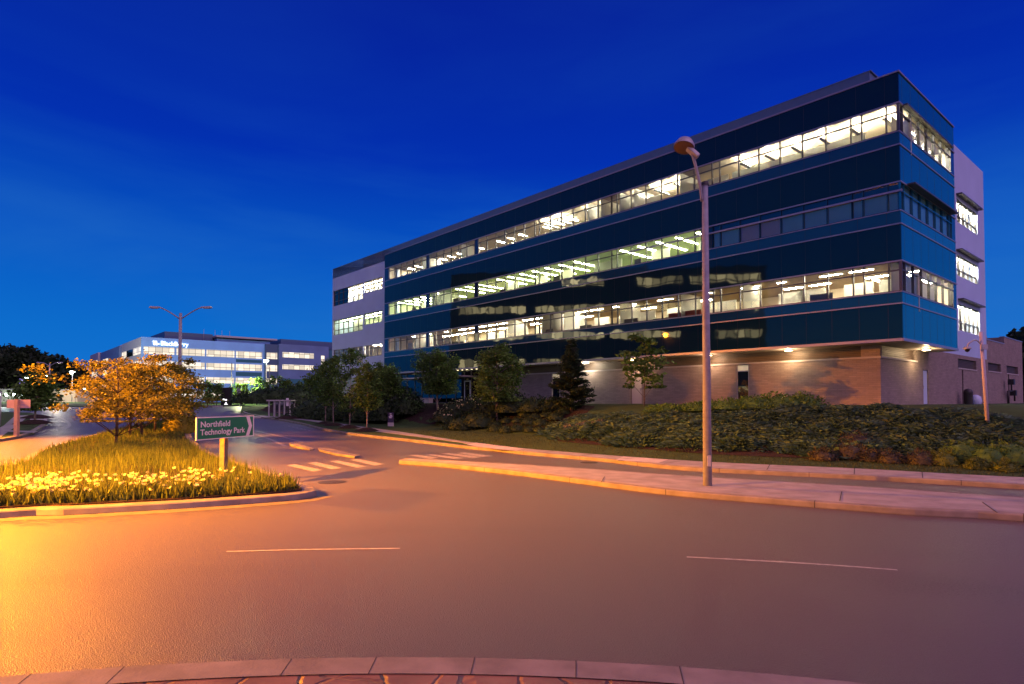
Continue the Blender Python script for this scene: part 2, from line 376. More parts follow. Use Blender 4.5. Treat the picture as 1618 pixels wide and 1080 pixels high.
# base ground out to the horizon
gm_ = MB(); ys = [-300, 22, 142, 1500]
for a, b in zip(ys, ys[1:]): gm_.quad((-900, a, zr(a)-.06), (900, a, zr(a)-.06), (900, b, zr(b)-.06), (-900, b, zr(b)-.06))
struct(gm_.build('ground', M['lawn']))
K_LINE = [Vector((22.5, 11.5, 0)), g(1618, 773), g(1350, 757), g(1080, 743), g(950, 729), g(827, 718), g(790, 713.5), g(740, 709), g(650, 698), g(560, 688), g(509, 679.5), g(477, 671), g(440, 664), g(400, 659), g(380, 654)]
road_pts = [(40, -40), (40, 6)] + [(p.x, p.y) for p in K_LINE] + [(-70, 160), (-230, 160), (-230, -40)]
polysheet('road', road_pts, M['asphalt'], 0.0)
# kerb along the far side of the road
def ribbon(pts, w):
    "strip to the right-hand (building) side of a polyline"
    P = [Vector((p[0], p[1])) for p in pts]; o = []
    for i, p in enumerate(P):
        d = (P[min(i+1, len(P)-1)] - P[max(i-1, 0)]).normalized(); o.append(p + Vector((d.y, -d.x)) * w)
    return o
kl = smooth_pts(K_LINE, 4); kin = ribbon(kl, .2)
def slab_between(name, A, B, mtl, thick, dz=0, bevel=0):
    "raised strip between two polylines of equal length"
    mb = MB(); n = len(A)
    va = [(p[0], p[1], zr(p[1])+dz) for p in A] + [(p[0], p[1], zr(p[1])+dz) for p in B]
    vt = [(x, y, z+thick) for x, y, z in va]
    fs = []
    for i in range(n-1):
        fs += [(2*n+i, 3*n+i, 3*n+i+1, 2*n+i+1), (i, 2*n+i, 2*n+i+1, i+1), (n+i+1, 3*n+i+1, 3*n+i, n+i)]
    fs += [(0, n, 3*n, 2*n), (n-1, 3*n-1, 4*n-1, 2*n-1)]
    mb.add(va + vt, fs); return struct(mb.build(name, mtl, bevel=bevel))
slab_between('kerb', kl, kin, M['kerb'], .15, -.01, .03)
kj = MB()
def kerb_joints(mb, line, inner, step, h=.142):
    acc = 0
    for i in range(len(line)-1):
        a, b = Vector((line[i][0], line[i][1])), Vector((line[i+1][0], line[i+1][1])); acc += (b-a).length
        if acc > step:
            acc = 0; n = Vector((inner[i+1][0], inner[i+1][1])) - b; d = (b-a).normalized()*.008; o = -n.normalized()*.004; z = zr(b.y)
            mb.add([(b.x-d.x+o.x, b.y-d.y+o.y, z), (b.x+d.x+o.x, b.y+d.y+o.y, z), (b.x+d.x+o.x, b.y+d.y+o.y, z+h+.002), (b.x-d.x+o.x, b.y-d.y+o.y, z+h+.002),
                    (b.x-d.x+n.x, b.y-d.y+n.y, z+h+.002), (b.x+d.x+n.x, b.y+d.y+n.y, z+h+.002)], [(0,1,2,3), (3,2,5,4)])
kerb_joints(kj, kl, kin, 2.8)
# sidewalk: next to the kerb on the right, behind a grass verge on the left
sb = smooth_pts(S_LINE, 4)
def nearest_on(line, p):
    best = None
    for i in range(len(line)-1):
        a, b = Vector((line[i][0], line[i][1])), Vector((line[i+1][0], line[i+1][1])); d = b-a
        t = max(0, min(1, (p-a).dot(d)/d.length_squared)); q = a+d*t
        if best is None or (q-p).length < best[0]: best = ((q-p).length, q)
    return best[1]
sf = []
for i, p in enumerate(sb):
    q = nearest_on(kin, Vector((p[0], p[1]))); v = Vector((p[0], p[1])) - q
    tt = i / 4.0
    w = v.length * (1 if tt < 4.5 else 1-.6*min(1, (tt-4.5)/.5))
    sf.append(Vector((p[0], p[1])) - v.normalized() * w)
slab_between('sidewalk', sf, sb, M['concrete'], .148, -.01)
# verge between kerb and sidewalk where they part
vk = [nearest_on(kin, Vector((p[0], p[1]))) for p in sf]
i0 = next(i for i, p in enumerate(sf) if (p - vk[i]).length > .15)
ve = slab_between('grass_verge', vk[i0-1:], sf[i0-1:], M['lawn'], .14, -.015)
sj = MB()
acc = 0
for i in range(len(sb)-1):
    a, b = Vector((sb[i][0], sb[i][1])), Vector((sb[i+1][0], sb[i+1][1])); acc += (b-a).length
    if acc > 1.6:
        acc = 0; f_ = sf[i+1]; d = (b-a).normalized()*.012; z = zr(b.y)+.142
        sj.add([(b.x-d.x, b.y-d.y, z), (b.x+d.x, b.y+d.y, z), (f_.x+d.x, f_.y+d.y, z), (f_.x-d.x, f_.y-d.y, z)], [(0,1,2,3)])
# pale new concrete ramps in the sidewalk
polysheet('sidewalk_ramp', [g(738, 702, .15), g(752, 698.6, .15), g(830, 708.4, .15), g(815, 711.6, .15), g(783, 708.8, .15), g(757, 705.3, .15)], M['concrete_new'], .143)
polysheet('sidewalk_ramp', [g(973, 726.2, .15), g(985, 720.5, .15), g(1056, 725.4, .15), g(1040, 730.7, .15)], M['concrete_new'], .143)

def island(name, outline, h=.15, top=None, inset=.22, soil=None, soil_h=.19, joints=3.2):
    polysheet(name, outline, M['kerb'] if not top else top, -.01, h+.01, bevel=.03)
    if soil: polysheet(soil[0], offset_poly(outline, inset), soil[1], h-.02, soil_h-h+.02)
    inn = offset_poly(outline, inset); kerb_joints(kj, list(outline)+[outline[0]], list(inn)+[inn[0]], joints, h)
# splitter island on the right (concrete top)
sp_front = [g(630, 733), g(700, 738), g(800, 749), g(900, 762), g(1000, 775.5), g(1080, 784.7), g(1200, 795), g(1330, 805.5), g(1446, 814.6), g(1618, 824.6), Vector((13, 10.2, 0))]
sp_back = [Vector((18, 11.5, 0)), g(1618, 795), g(1400, 779), g(1240, 768), g(1080, 758), g(900, 744.5), g(760, 735.5), g(640, 729)]
splitter = smooth_pts(sp_front, 3) + smooth_pts(sp_back, 3)
island('splitter_island', splitter, .15, top=M['kerb'], inset=.2, soil=('island_paving', M['concrete']), soil_h=.155)
for px1, py1, px2, py2 in ((1330, 776.5, 1327, 791), (1552, 793, 1576, 810), (955, 753, 950, 762)):
    a, b = g(px1, py1, .16), g(px2, py2, .16)
    sj.bar((a.x, a.y, .1635), (b.x, b.y, .1635), .02, .002)
struct(kj.build('kerb_joint_lines', M['joint'])); struct(sj.build('sidewalk_joint_lines', M['joint']))
# two small median noses on the exit road
island('median_nose', [g(457, 702), g(470, 703), g(496, 711), g(489, 711.5), g(470, 708), g(458, 704.5)], .10, inset=.1)
island('median_nose', [g(503, 710), g(520, 711), g(569, 722.5), g(560, 724), g(530, 719.5), g(504, 713)], .10, inset=.1)
# planted median with trees and flowers
RC = Vector((-.97, -9.17)); RO = 24.7
fr_edge = [g(500, 784), g(470, 790), g(405, 795.5), g(300, 803), g(200, 809), g(100, 814.5), g(0, 819), Vector((-14.5, 10.6, 0)), Vector((-18, 8.6, 0))]
le_edge = [Vector((-19.4, 10, 0)), Vector((-19.6, 15, 0)), g(0, 744), g(60, 716), g(160, 687), g(230, 671), g(262, 664)]
ri_edge = [g(285, 663), g(300, 672), g(302, 690), g(316, 708), g(345, 725), g(400, 744), g(455, 764), g(495, 778)]
ISL = smooth_pts(fr_edge, 3) + smooth_pts(le_edge, 3) + smooth_pts(ri_edge, 3)
island('median_island', ISL, .16, inset=.35, soil=('planting_soil', M['mulch']), soil_h=.2, joints=4)
gut = offset_poly(smooth_pts(fr_edge, 3) + [Vector((-10, 22)), Vector((-6, 20))], -.45)
gl = len(smooth_pts(fr_edge, 3)); gA = smooth_pts(fr_edge, 3)
mbg = MB()
for i in range(gl-1):
    a, b, c, d = gA[i], gA[i+1], gut[i+1], gut[i]
    mbg.quad((a.x, a.y, .005), (b.x, b.y, .005), (c.x, c.y, .005), (d.x, d.y, .005))
struct(mbg.build('gutter', M['gutter']))
# roundabout's central apron: kerb ring and stamped concrete
def ring(name, r0, r1, z0, z1, mtl, a0=0, a1=360, n=240):
    mb = MB(); A = [rad(a0+(a1-a0)*i/n) for i in range(n+1)]
    P = lambda r, a, z: (RC.x + r*math.cos(a), RC.y + r*math.sin(a), z)
    for a, b in zip(A, A[1:]):
        mb.quad(P(r1, a, z1), P(r1, b, z1), P(r0, b, z1), P(r0, a, z1)); mb.quad(P(r1, b, z0), P(r1, b, z1), P(r1, a, z1), P(r1, a, z0))
    return struct(mb.build(name, mtl))
ring('apron_kerb', 14.6, 14.94, 0, .13, M['kerb'])
stamp = mat('stamped_concrete', (.20, .11, .075), .55, .4, var=.3, vscale=2)
t_ = stamp.node_tree; vv = t_.nodes.new('ShaderNodeTexVoronoi'); vv.feature = 'DISTANCE_TO_EDGE'; vv.inputs['Scale'].default_value = 2.6
tc_ = t_.nodes.new('ShaderNodeTexCoord'); nn = t_.nodes.new('ShaderNodeTexNoise'); nn.inputs['Scale'].default_value = 3; vm_ = t_.nodes.new('ShaderNodeMixRGB'); vm_.inputs[0].default_value = .12
t_.links.new(tc_.outputs['Object'], nn.inputs['Vector']); t_.links.new(tc_.outputs['Object'], vm_.inputs[1]); t_.links.new(nn.outputs['Color'], vm_.inputs[2]); t_.links.new(vm_.outputs[0], vv.inputs['Vector'])
rr_ = t_.nodes.new('ShaderNodeMapRange'); rr_.inputs[2].default_value = .06; t_.links.new(vv.outputs['Distance'], rr_.inputs[0])
bp_ = t_.nodes.new('ShaderNodeBump'); bp_.inputs['Strength'].default_value = 1; bp_.inputs['Distance'].default_value = .02
t_.links.new(rr_.outputs[0], bp_.inputs['Height']); t_.links.new(bp_.outputs[0], t_.nodes['Principled BSDF'].inputs['Normal'])
ring('apron_paving', 0, 14.6, 0, .122, stamp)
akj = MB()
for px, py in ((466, 1033), (598, 1031), (751, 1034), (910, 1041), (1073, 1050), (205, 1045), (60, 1056)):
    p = g(px, py, .13); d = Vector((p.x, p.y)) - RC; d.normalize(); a = RC + d*14.6; b = RC + d*14.945
    akj.bar((a.x, a.y, .1315), (b.x, b.y, .1315), .007, .002)
struct(akj.build('apron_joint_lines', M['joint']))
# grassy corner with a sidewalk on the far left
corner = smooth_pts([g(0, 697.5), g(30, 692), g(52, 685.5), g(66, 677), g(74, 671), g(76, 664), g(68, 657.5), g(52, 653.5)], 3) + [g(0, 652), Vector((-80, 80, 0)), Vector((-80, 45, 0)), Vector((-44, 37, 0))]
island('corner_island', corner, .15, inset=.3, soil=('corner_lawn', M['lawn']), soil_h=.16)
polysheet('corner_path', [g(0, 691, .16), g(30, 670, .16), g(46, 656, .16), g(24, 656, .16), g(6, 672, .16), g(-30, 690, .16)], M['concrete'], .165)
polysheet('corner_path', [g(-20, 681, .16), g(54, 683.5, .16), g(60, 681, .16), g(-20, 678.5, .16)], M['concrete'], .169)
polysheet('corner_path', [g(46, 666, .16), g(74, 666.5, .16), g(74, 661.5, .16), g(48, 661.5, .16)], M['concrete_new'], .165)
# road paint
pm = MB()
def mark(*q, dz=.006):
    P = [g(x, y, dz) for x, y in q]; pm.add(P, [tuple(range(len(P)))])
def line_mark(pts, w):
    P = [g(x, y, .006) for x, y in pts]; P2 = smooth_pts(P, 4)
    for i in range(len(P2)-1):
        a, b = P2[i], P2[i+1]; d = (b-a).normalized(); n = Vector((-d.y, d.x))*w/2
        pm.quad((a.x-n.x, a.y-n.y, zr(a.y)+.006), (a.x+n.x, a.y+n.y, zr(a.y)+.006), (b.x+n.x, b.y+n.y, zr(b.y)+.006), (b.x-n.x, b.y-n.y, zr(b.y)+.006))
cw_ = pm; pm = MB()
line_mark([(358, 871), (450, 868.5), (540, 867), (632, 866)], .055)
line_mark([(1085, 879.5), (1200, 885.5), (1310, 892), (1418, 900)], .06)
struct(pm.build('lane_markings', mat('lane_paint', (.40, .38, .38), .6, .4, var=.3, vscale=9))); pm = cw_
s7 = lambda x, y: (400 + x/3.852, 600 + y/3.852)
for q in ([(205,520),(250,512),(425,548),(368,558)], [(330,506),(380,499),(540,535),(480,544)], [(466,495),(512,489),(692,526),(632,534)], [(588,486),(632,481),(800,512),(742,521)],
          [(945,458),(990,454),(1130,473),(1080,481)], [(1048,455),(1092,451),(1285,475),(1228,482)], [(1142,448),(1190,444),(1390,468),(1338,476)], [(1240,444),(1280,440),(1450,462),(1400,468)]):
    mark(*[s7(*c) for c in q])
line_mark([(401, 680), (440, 688.5), (480, 698.5)], .2); line_mark([(401, 684.5), (425, 693), (451, 704.6)], .2)
for i in range(6):
    x0 = 455 + i*6.4; y0 = 672.3 + i*1.35
    mark((x0, y0), (x0+3.2, y0+.35), (x0+3.8, y0+1.5), (x0+.4, y0+1.15))
s3_ = lambda x, y: (x/6, 540 + y/6)
line_mark([s3_(*c) for c in ((545,708),(610,735),(655,772),(655,800),(600,830))], .22); line_mark([s3_(425, 872), s3_(525, 856)], .4)
struct(pm.build('road_markings', M['paint']))
mh = MB(); p = g(525, 761.5); mh.lathe([(.0, .012), (.36, .012), (.40, .010), (.43, .0)], 28)
o = mh.build('manhole_cover', mat('cast_iron', (.035, .03, .03), .5, .5, metal=.5, bump=.8, bscale=25)); o.location = p; tag(o, 'round iron manhole cover in the road beside the flower median tip', 'manhole cover')
mh2 = MB(); mh2.lathe([(.0, .012), (.30, .012), (.36, .0)], 24)
o2 = mh2.build('manhole_cover', M['joint']); o2.location = g(931, 730.5); tag(o2, 'dark round cover in the slip lane near the sidewalk kerb', 'manhole cover')

# banked lawn and beds up to the office building
tm = MB(); T = smooth_pts(S_LINE, 6); T = [Vector((p[0], p[1])) for p in T]
Dv = Vector((.70, .72)).normalized()
rows = [0, .4, .9, 1.5, 2.2, 3, 3.8, 4.6, 5.5, 6.5, 7.6, 8.8, 10, 11.5, 13, 15, 20, 30, 60, 110]
nn_ = len(rows)
for p in T:
    for s in rows:
        q = p + Dv*s; tm.v.append((q.x, q.y, terr(q.x, q.y) - (.012 if s == 0 else 0)))
for i in range(len(T)-1):
    for j in range(nn_-1): tm.f.append((i*nn_+j, i*nn_+j+1, (i+1)*nn_+j+1, (i+1)*nn_+j)); tm.m.append(0); tm.sm.append(True)
struct(tm.build('lawn_bank', M['lawn']))
# mulch bed draped on the bank
bm_ = MB(); jr = []
for i, p in enumerate(T):
    t = i/6.0; a = lerp_tab(t, S0)*1.15 + .2; row = []
    k = 1/max(.35, abs(Dv.dot(Vector((-(T[min(i+1, len(T)-1)]-T[max(i-1,0)]).y, (T[min(i+1, len(T)-1)]-T[max(i-1,0)]).x)).normalized())))
    b = lerp_tab(t, S0)+(lerp_tab(t, S1)-lerp_tab(t, S0))*(.55 if t < 4.6 else .85)
    for j in range(8): s = (a+(b-a)*j/7)*k; q = p+Dv*s; row.append((q.x, q.y, terr(q.x, q.y)+.02))
    jr.append(row)
for i in range(len(jr)-1):
    for j in range(7): bm_.quad(jr[i][j], jr[i][j+1], jr[i+1][j+1], jr[i+1][j])
struct(bm_.build('mulch_bed', M['mulch']))

# ------------------------------------------------------------------ the main office building (local x = depth, y = along the street front, z = up)
OB = thing('office_building', CORNER, 'four storey office building with dark glass bands above a brick ground floor', 'building', rz=TH)
def emis(name, col, s):
    m = mat(name, (.8, .8, .8), .5, emit=col, estr=s); return m
YL, XR = 51.95, 9.72            # ends of the glass box
FL = [(13.83, 15.29, 13.16), (9.81, 11.26, 9.14), (5.71, 7.26, 5.12)]   # sill, head, foot of the pale band
SOF, TOP = 3.25, 16.88
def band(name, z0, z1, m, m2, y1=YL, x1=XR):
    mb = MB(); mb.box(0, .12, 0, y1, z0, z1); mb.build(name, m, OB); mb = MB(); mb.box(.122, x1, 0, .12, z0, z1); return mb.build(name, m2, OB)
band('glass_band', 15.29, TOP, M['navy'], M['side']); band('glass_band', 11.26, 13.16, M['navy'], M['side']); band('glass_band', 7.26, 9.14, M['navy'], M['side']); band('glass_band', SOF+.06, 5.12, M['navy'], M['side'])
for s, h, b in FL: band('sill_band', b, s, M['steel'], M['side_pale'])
# trim lines running round the glass box
tr = MB()
def trimline(z, p=.05, h=.07, side=True, y1=YL):
    tr.box(-p, -.002, -p, y1, z-h/2, z+h/2)
    if side: tr.box(-.002, XR, -p, -.002, z-h/2, z+h/2)
for s, h, b in FL: trimline(b, .04, .06); trimline(s, .03, .05); trimline(h, .05, .07)
trimline(TOP, .05, .08); trimline(SOF+.04, .06, .14)
trimline(10.79, .10, .10, side=False, y1=17.0)
tr.build('trim', M['trim'], OB)
jt = MB()
for a, b_ in ((15.30, TOP-.05), (11.31, 13.12), (7.31, 9.10), (SOF+.12, 5.08), (13.2, 13.79), (9.18, 9.77), (5.16, 5.67)):
    y = 2.0-1.367
    while y < YL: jt.box(-.003, -.0005, y-.008, y+.008, a, b_); y += 1.3667
    x = .5
    while x < XR: jt.box(x-.008, x+.008, -.003, -.0005, a, b_); x += 1.31
jt.build('panel_joint', M['joint'], OB)['kind'] = 'stuff'
# sun shades on the short side
sh = MB(); sh.box(.9, 8.7, -.42, -.05, 11.26, 11.34); sh.box(.5, 8.7, -.25, -.05, 15.24, 15.33); each(sh, 'sun_shade', M['mullion'], OB)
so = MB(); so.box(.06, 9.7, .06, YL, SOF-.03, SOF+.05); so.build('soffit', M['soffit'], OB)
# window bays: panes between y-lines; narrow panes stand on the column lines
COLS = [2.0 + 8.2*n for n in range(7)]
def pane_lines(n):
    a = 0 if n == 0 else COLS[n-1] + .265; b = COLS[n] - .265 if n < 7 else YL
    if n == 0: return [0.08, .58, 1.735]
    k = 6; return [a + (b-a)*i/k for i in range(k+1)]
lit = {}
def window(y0, y1, lines, s, h, tfrac, plane='x', off=0.0, name='window', parent=None, glass=None, mm=None):
    fr = MB(); D = .07; w = .055
    tz = h - tfrac
    def bx(a, b, z0, z1, d0=-.015, d1=.09):
        if plane == 'x': fr.box(off+d0, off+d1, a, b, z0, z1)
        else: fr.box(a, b, off+d0, off+d1, z0, z1)
    for z in (s+.03, h-.03) + ((tz,) if tfrac else ()): bx(y0, y1, z-.028, z+.028, -.02, .085)
    for y in lines: bx(y-w/2, y+w/2, s, h, -.03, .1)
    f = fr.build(name, mm or M['mullion'], parent or OB)
    gp = MB()
    if plane == 'x': gp.quad((off+.035, y0, s), (off+.035, y0, h), (off+.035, y1, h), (off+.035, y1, s))
    else: gp.quad((y0, off+.035, s), (y1, off+.035, s), (y1, off+.035, h), (y0, off+.035, h))
    gp.build('pane', glass or M['glass'], f)
    return f
for fi, (s, h, b) in enumerate(FL):
    for n in range(7):
        L = pane_lines(n); y0 = L[0] if n else 0.0; y1 = COLS[n] + .265 if n < 4 else L[-1]
        ln = list(L) + ([COLS[n]+.265] if n < 4 else [])
        window(y0, y1, ln, s, h, .46, mm=M['steel'] if fi == 1 and n < 2 else None)
        if n >= 4:
            mb = MB(); mb.box(.0, .1, COLS[n]-.262, COLS[n]+.262, s+.002, h-.002); mb.build('column_panel', M['colpanel'], OB)
    mb = MB(); mb.box(0, .1, COLS[6]+.265, YL, s+.002, h-.002); mb.build('column_panel', M['colpanel'], OB)
    xs = [.0, .5] + [.5 + 1.31*i for i in range(1, 7)] + [8.95]
    window(.0, 8.95, xs, s, h, .46, plane='y', mm=M['side'] if fi == 1 else None)
    mb = MB(); mb.box(8.95, XR, 0, .1, s+.002, h-.002); mb.build('column_panel', M['colpanel'], OB)
# rooms behind the ribbon windows
wallm = [mat('room_wall_cream', (.72, .62, .45), .9), mat('room_wall_green', (.60, .64, .42), .9), mat('room_wall_tan', (.66, .54, .38), .9)]
ceilm = [mat('ceiling_tile_warm', (.34, .28, .20), .9), mat('ceiling_tile_green', (.36, .38, .24), .9), mat('ceiling_tile_tan', (.32, .25, .16), .9)]
lightm = [emis('tube_light_warm', (1, .92, .72), 300), emis('tube_light_green', (.95, 1, .62), 45), emis('tube_light_amber', (1, .88, .64), 170)]
whitewall = mat('bright_partition', (.85, .82, .74), .8, trans=.45); cub = mat('cubicle_fabric', (.22, .19, .15), .9); redm = mat('red_partition', (.35, .06, .03), .8)
skytintm = mat('sky_reflection_tint', (.22, .75, .92), .8); skypalem = mat('pale_sky_panel', (.45, .62, .75), .8)  # colours stand in for the sky mirrored by the dark panes
RD = 6.5
for fi, (s, h, b) in enumerate(FL):
    fz, cz = s - .78, h + .12
    R_ = random.Random(20 + fi)
    rm = MB(); rm.box(RD, RD+.1, 5.0, YL-.1, fz, cz); rm.box(RD+.1, 9.55, 5.0, 5.1, fz, cz); rm.box(.16, RD, YL-.2, YL-.1, fz, cz)
    if fi == 1: rm.box(.16, RD, 11.3, 11.4, fz, cz)
    rm.box(.14, 9.6, .16, YL-.1, fz-.1, fz)
    rm.build('room_walls', wallm[fi], OB)
    cm_ = MB(); cm_.box(.14, 9.6, .16, YL-.1, cz, cz+.1); cm_.build('ceiling', ceilm[fi], OB)
    if fi != 1:
        e = MB(); e.box(9.55, 9.6, .16, 8, fz, cz); e.build('end_wall', wallm[fi], OB)
    lm = MB(); fx = MB(); pt = MB(); cb = MB(); rd = MB()
    y = .9 if fi != 1 else 12.2
    while y < YL - 1:
        if fi == 0:
            if R_.random() < .75 or y < 9:
                if y < 27: lm.box(.75, 2.35, y-.06, y+.06, cz-.42, cz-.405); fx.box(.65, 2.45, y-.08, y+.08, cz-.49, cz-.421)
                if y > 20: lm.box(2.2, 3.1, y-.06, y+.06, cz-.02, cz-.004)
                if y < 27: lm.box(4.6, 5.4, y-.08, y+.08, cz-.02, cz-.004)
            pass
        elif fi == 1:
            if R_.random() < .75: lm.box(1.0, 4.6, y-.09, y+.09, cz-.04, cz-.004)
        else:
            if R_.random() < .7: lm.box(1.72, 1.86, y-.6, y+R_.choice((-.1, .6, .6)), cz-.02, cz-.004)
            if R_.random() < .5: lm.box(4.1, 4.35, y-.6, y+.6, cz-.02, cz-.004)
        y += 1.6
    if fi != 1:
        for x in (5.4, 6.9, 8.4): lm.box(x-.5, x+.5, 1.0, 1.2, cz-.02, cz-.004); lm.box(x-.5, x+.5, 2.8, 3.0, cz-.02, cz-.004)
    for n in range(7):
        L = pane_lines(n)
        for a, c in zip(L, L[1:]):
            if fi == 1 and c < 11.4: continue
            r = R_.random()
            far = n >= 4
            px_ = (1.75 if n < 3 else 2.6) if fi == 0 else 2.6
            if r < ((.85 if n < 2 else .55) if fi == 0 else .30 if fi == 1 else .5): pt.box(px_, px_+.08, a-.1, c+.15, fz, cz-.12 if fi == 1 else s+1.15)
            if fi == 2 and R_.random() < .6:
                k = R_.uniform(.15, .5); (rd if (5 < a < 13.5 and R_.random() < .6) else cb).box(.7, .8, a+.05, c-.02, fz, s+k)
            if fi == 0 and R_.random() < .2: cb.box(.6, .7, a+.2, c-.4, fz, s+R_.uniform(.1, .35))
            if fi == 1 and R_.random() < .35: cb.box(1.1, 1.2, a, c-R_.uniform(.1, .7), fz, s+R_.uniform(.2, .75))
            if R_.random() < .12: pt.box(.3, 2.6, c-.06, c, fz, cz)
    each(lm, 'ceiling_light', lightm[fi], OB); 
    if fx.v: each(fx, 'hanging_fixture', M['mullion'], OB)
    each(pt, 'partition', whitewall, OB); each(cb, 'cubicle_screen', cub, OB)
    if rd.v: each(rd, 'red_screen', redm, OB)
    if fi == 1:      # the unlit end of the third floor: added panels coloured like sky reflected in the glass
        bl = MB(); bw = MB()
        for n in range(3):
            L = pane_lines(n)
            if n: L = [L[0]] + L[1:]
            LL = L + [COLS[n]+.265] if n < 4 else L
            for a, c in zip(LL, LL[1:]):
                if c > 11.5: continue
                (bw if 6.0 < a < 7.4 else bl).box(.12, .14, a+.04, c-.04, s+.05, h-.5)
        each(bl, 'sky_tint_panel', skytintm, OB); each(bw, 'pale_sky_panel', skypalem, OB)
        bs = MB()
        for a, c in zip([.3]+xs[1:], xs[1:]): bs.box(a+.05, c-.05, .12, .14, s+.05, h-.05)
        each(bs, 'sky_tint_panel', skytintm, OB)
        hd = MB(); hd.box(.10, .13, .1, 11.2, h-.47, h-.03); hd.build('dark_header', M['steel'], OB)
# white blinds on the short side's top floor
wb = MB()
for i, x in enumerate(xs[:-1]):
    if i in (1, 3, 4, 5, 7): wb.box(x+.08, xs[i+1]-.25, .5, .53, FL[0][0]-.4, FL[0][1]-.35)
    if i in (3, 4, 5, 6): wb.box(x+.1, xs[i+1]-.1, .7, .73, FL[2][0]-.4, FL[2][1]-.35)
each(wb, 'blind', mat('window_blind', (.9, .88, .8), .8, trans=.75), OB)
# core: white upper body, brick base
CX0, CY0, CX1, CY1, CT = 1.35, 1.47, 24.0, 68.5, 18.06
def holed(mb, plane, off, thick, u0, u1, z0, z1, holes, m=0):
    us = sorted({u0, u1, *[q for hh in holes for q in hh[:2]]}); zs = sorted({z0, z1, *[q for hh in holes for q in hh[2:]]})
    for a, b in zip(us, us[1:]):
        run = None
        for c, d in zip(zs, zs[1:]):
            mu, mz = (a+b)/2, (c+d)/2
            if any(hh[0] < mu < hh[1] and hh[2] < mz < hh[3] for hh in holes):
                if run: put(mb, plane, off, thick, a, b, *run, m); run = None
            else: run = (run[0], d) if run else (c, d)
        if run: put(mb, plane, off, thick, a, b, *run, m)
def put(mb, plane, off, th_, a, b, c, d, m):
    if plane == 'x': mb.box(off, off+th_, a, b, c, d, m)
    else: mb.box(a, b, off, off+th_, c, d, m)
up = MB(); up.box(CX0, CX1-.4, CY0+.3, CY1-.05, TOP-.1, CT); up.box(CX0-.02, CX1-.3, CY0+.22, CY1, CT, CT+.06); up.build('roof_parapet', mat('parapet_panel', (.10, .17, .27), .4, .5, var=.05), OB)
TW = [(59.8, 68.3, 12.98, 15.05), (54.95, 59.5, 13.62, 15.05), (59.8, 68.2, 9.05, 11.05), (54.95, 59.5, 9.65, 11.05), (59.8, 68.1, 5.0, 7.06), (54.95, 59.5, 5.65, 7.06)]
wt = MB(); holed(wt, 'x', CX0, .3, YL-.5, CY1, 3.2, CT-.02, TW); wt.build('white_wall', M['white'], OB); wt = MB()
WW = [(16.5, 22.0, 12.72, 14.35), (16.25, 21.9, 8.93, 10.4), (16.4, 22.1, 5.12, 6.98)]
holed(wt, 'y', CY0, .3, CX0+8.2, CX1, 3.4, CT-.02, WW); wt.build('white_wall', M['white'], OB)
bk = MB(); bk.box(CX1-.35, CX1, CY0+.3, CY1-.3, 3.4, CT-.1); bk.box(CX0+.3, CX1, CY1-.3, CY1, 0, CT-.1); bk.build('rear_wall', M['white'], OB)
for (a, b, c, d) in WW:
    n = 5; ln = [a + (b-a)*i/n for i in range(n+1)]; window(a, b, ln, c, d, .0, plane='y', off=CY0+.12)
    fr = MB(); fr.box(a, b, CY0+.1, CY0+.2, c+(d-c)*.33-.03, c+(d-c)*.33+.03); fr.build('window_rail', M['mullion'], OB); fr = MB(); fr.box(a-.1, b+.2, CY0-.35, CY0, d+.25, d+.33); each(fr, 'sun_shade', M['mullion'], OB)
    bb = MB(); 
    for i in range(n): bb.box(ln[i]+.15, ln[i+1]-.12, CY0+.75, CY0+.78, c-.3, d)
    each(bb, 'blind', whitewall, OB)
    cc = MB(); cc.box(a, b, CY0+3, CY0+3.1, c-.8, d+.1); cc.build('room_walls', wallm[0], OB); cc = MB(); cc.box(a-.4, b+.4, CY0+.3, CY0+3.1, d+.1, d+.2); cc.box(a-.4, b+.4, CY0+.3, CY0+3.1, c-.9, c-.8); cc.build('ceiling', ceilm[0], OB)
    ll = MB(); ll.box(a+.3, b-.3, CY0+.45, CY0+.65, d+.06, d+.095); ll.box(a+.3, b-.3, CY0+1.6, CY0+1.9, d+.06, d+.095); each(ll, 'ceiling_light', lightm[0], OB)
for i, (a, b, c, d) in enumerate(TW):
    n = 6 if i % 2 == 0 else 4; ln = [a + (b-a)*k/n for k in range(n+1)]
    window(a, b, ln, c, d, .45, off=CX0+.12)
    dark = i == 4
    if i == 0:
        mb = MB(); mb.box(CX0+.2, CX0+.24, 64.3, b-.05, c+.05, d-.05); mb.build('teal_panel', mat('teal_panel', (.006, .055, .075), .25), OB)
    if i % 2 == 0:
        fr = MB(); fr.box(CX0+.1, CX0+.2, a, b, c+.6, c+.66); fr.build('window_rail', M['mullion'], OB)
    cc = MB(); cc.box(CX0+.3, CX0+4, a-.3, b+.3, d+.1, d+.2); cc.build('ceiling', ceilm[i//2], OB)
    w_ = MB(); w_.box(CX0+3.4, CX0+3.5, a-.3, b+.3, c-.8, d+.2); w_.box(CX0+.3, CX0+3.5, a-.3, b+.3, c-.9, c-.8); w_.build('room_walls', wallm[i//2], OB)
    if not dark:
        ll = MB()
        for k in range(n): ll.box(CX0+1.1, CX0+1.35, ln[k]+.25, ln[k+1]-.25, d+.06, d+.095); ll.box(CX0+2.3, CX0+2.5, ln[k]+.25, ln[k+1]-.25, d+.06, d+.095)
        each(ll, 'ceiling_light', lightm[i//2], OB)
        pp = MB(); R_ = random.Random(i)
        for k in range(n):
            if R_.random() < .5: pp.box(CX0+1.6, CX0+1.68, ln[k]+.1, ln[k+1]-.1, c-.7, d-.1)
        if pp.v: each(pp, 'partition', whitewall, OB)
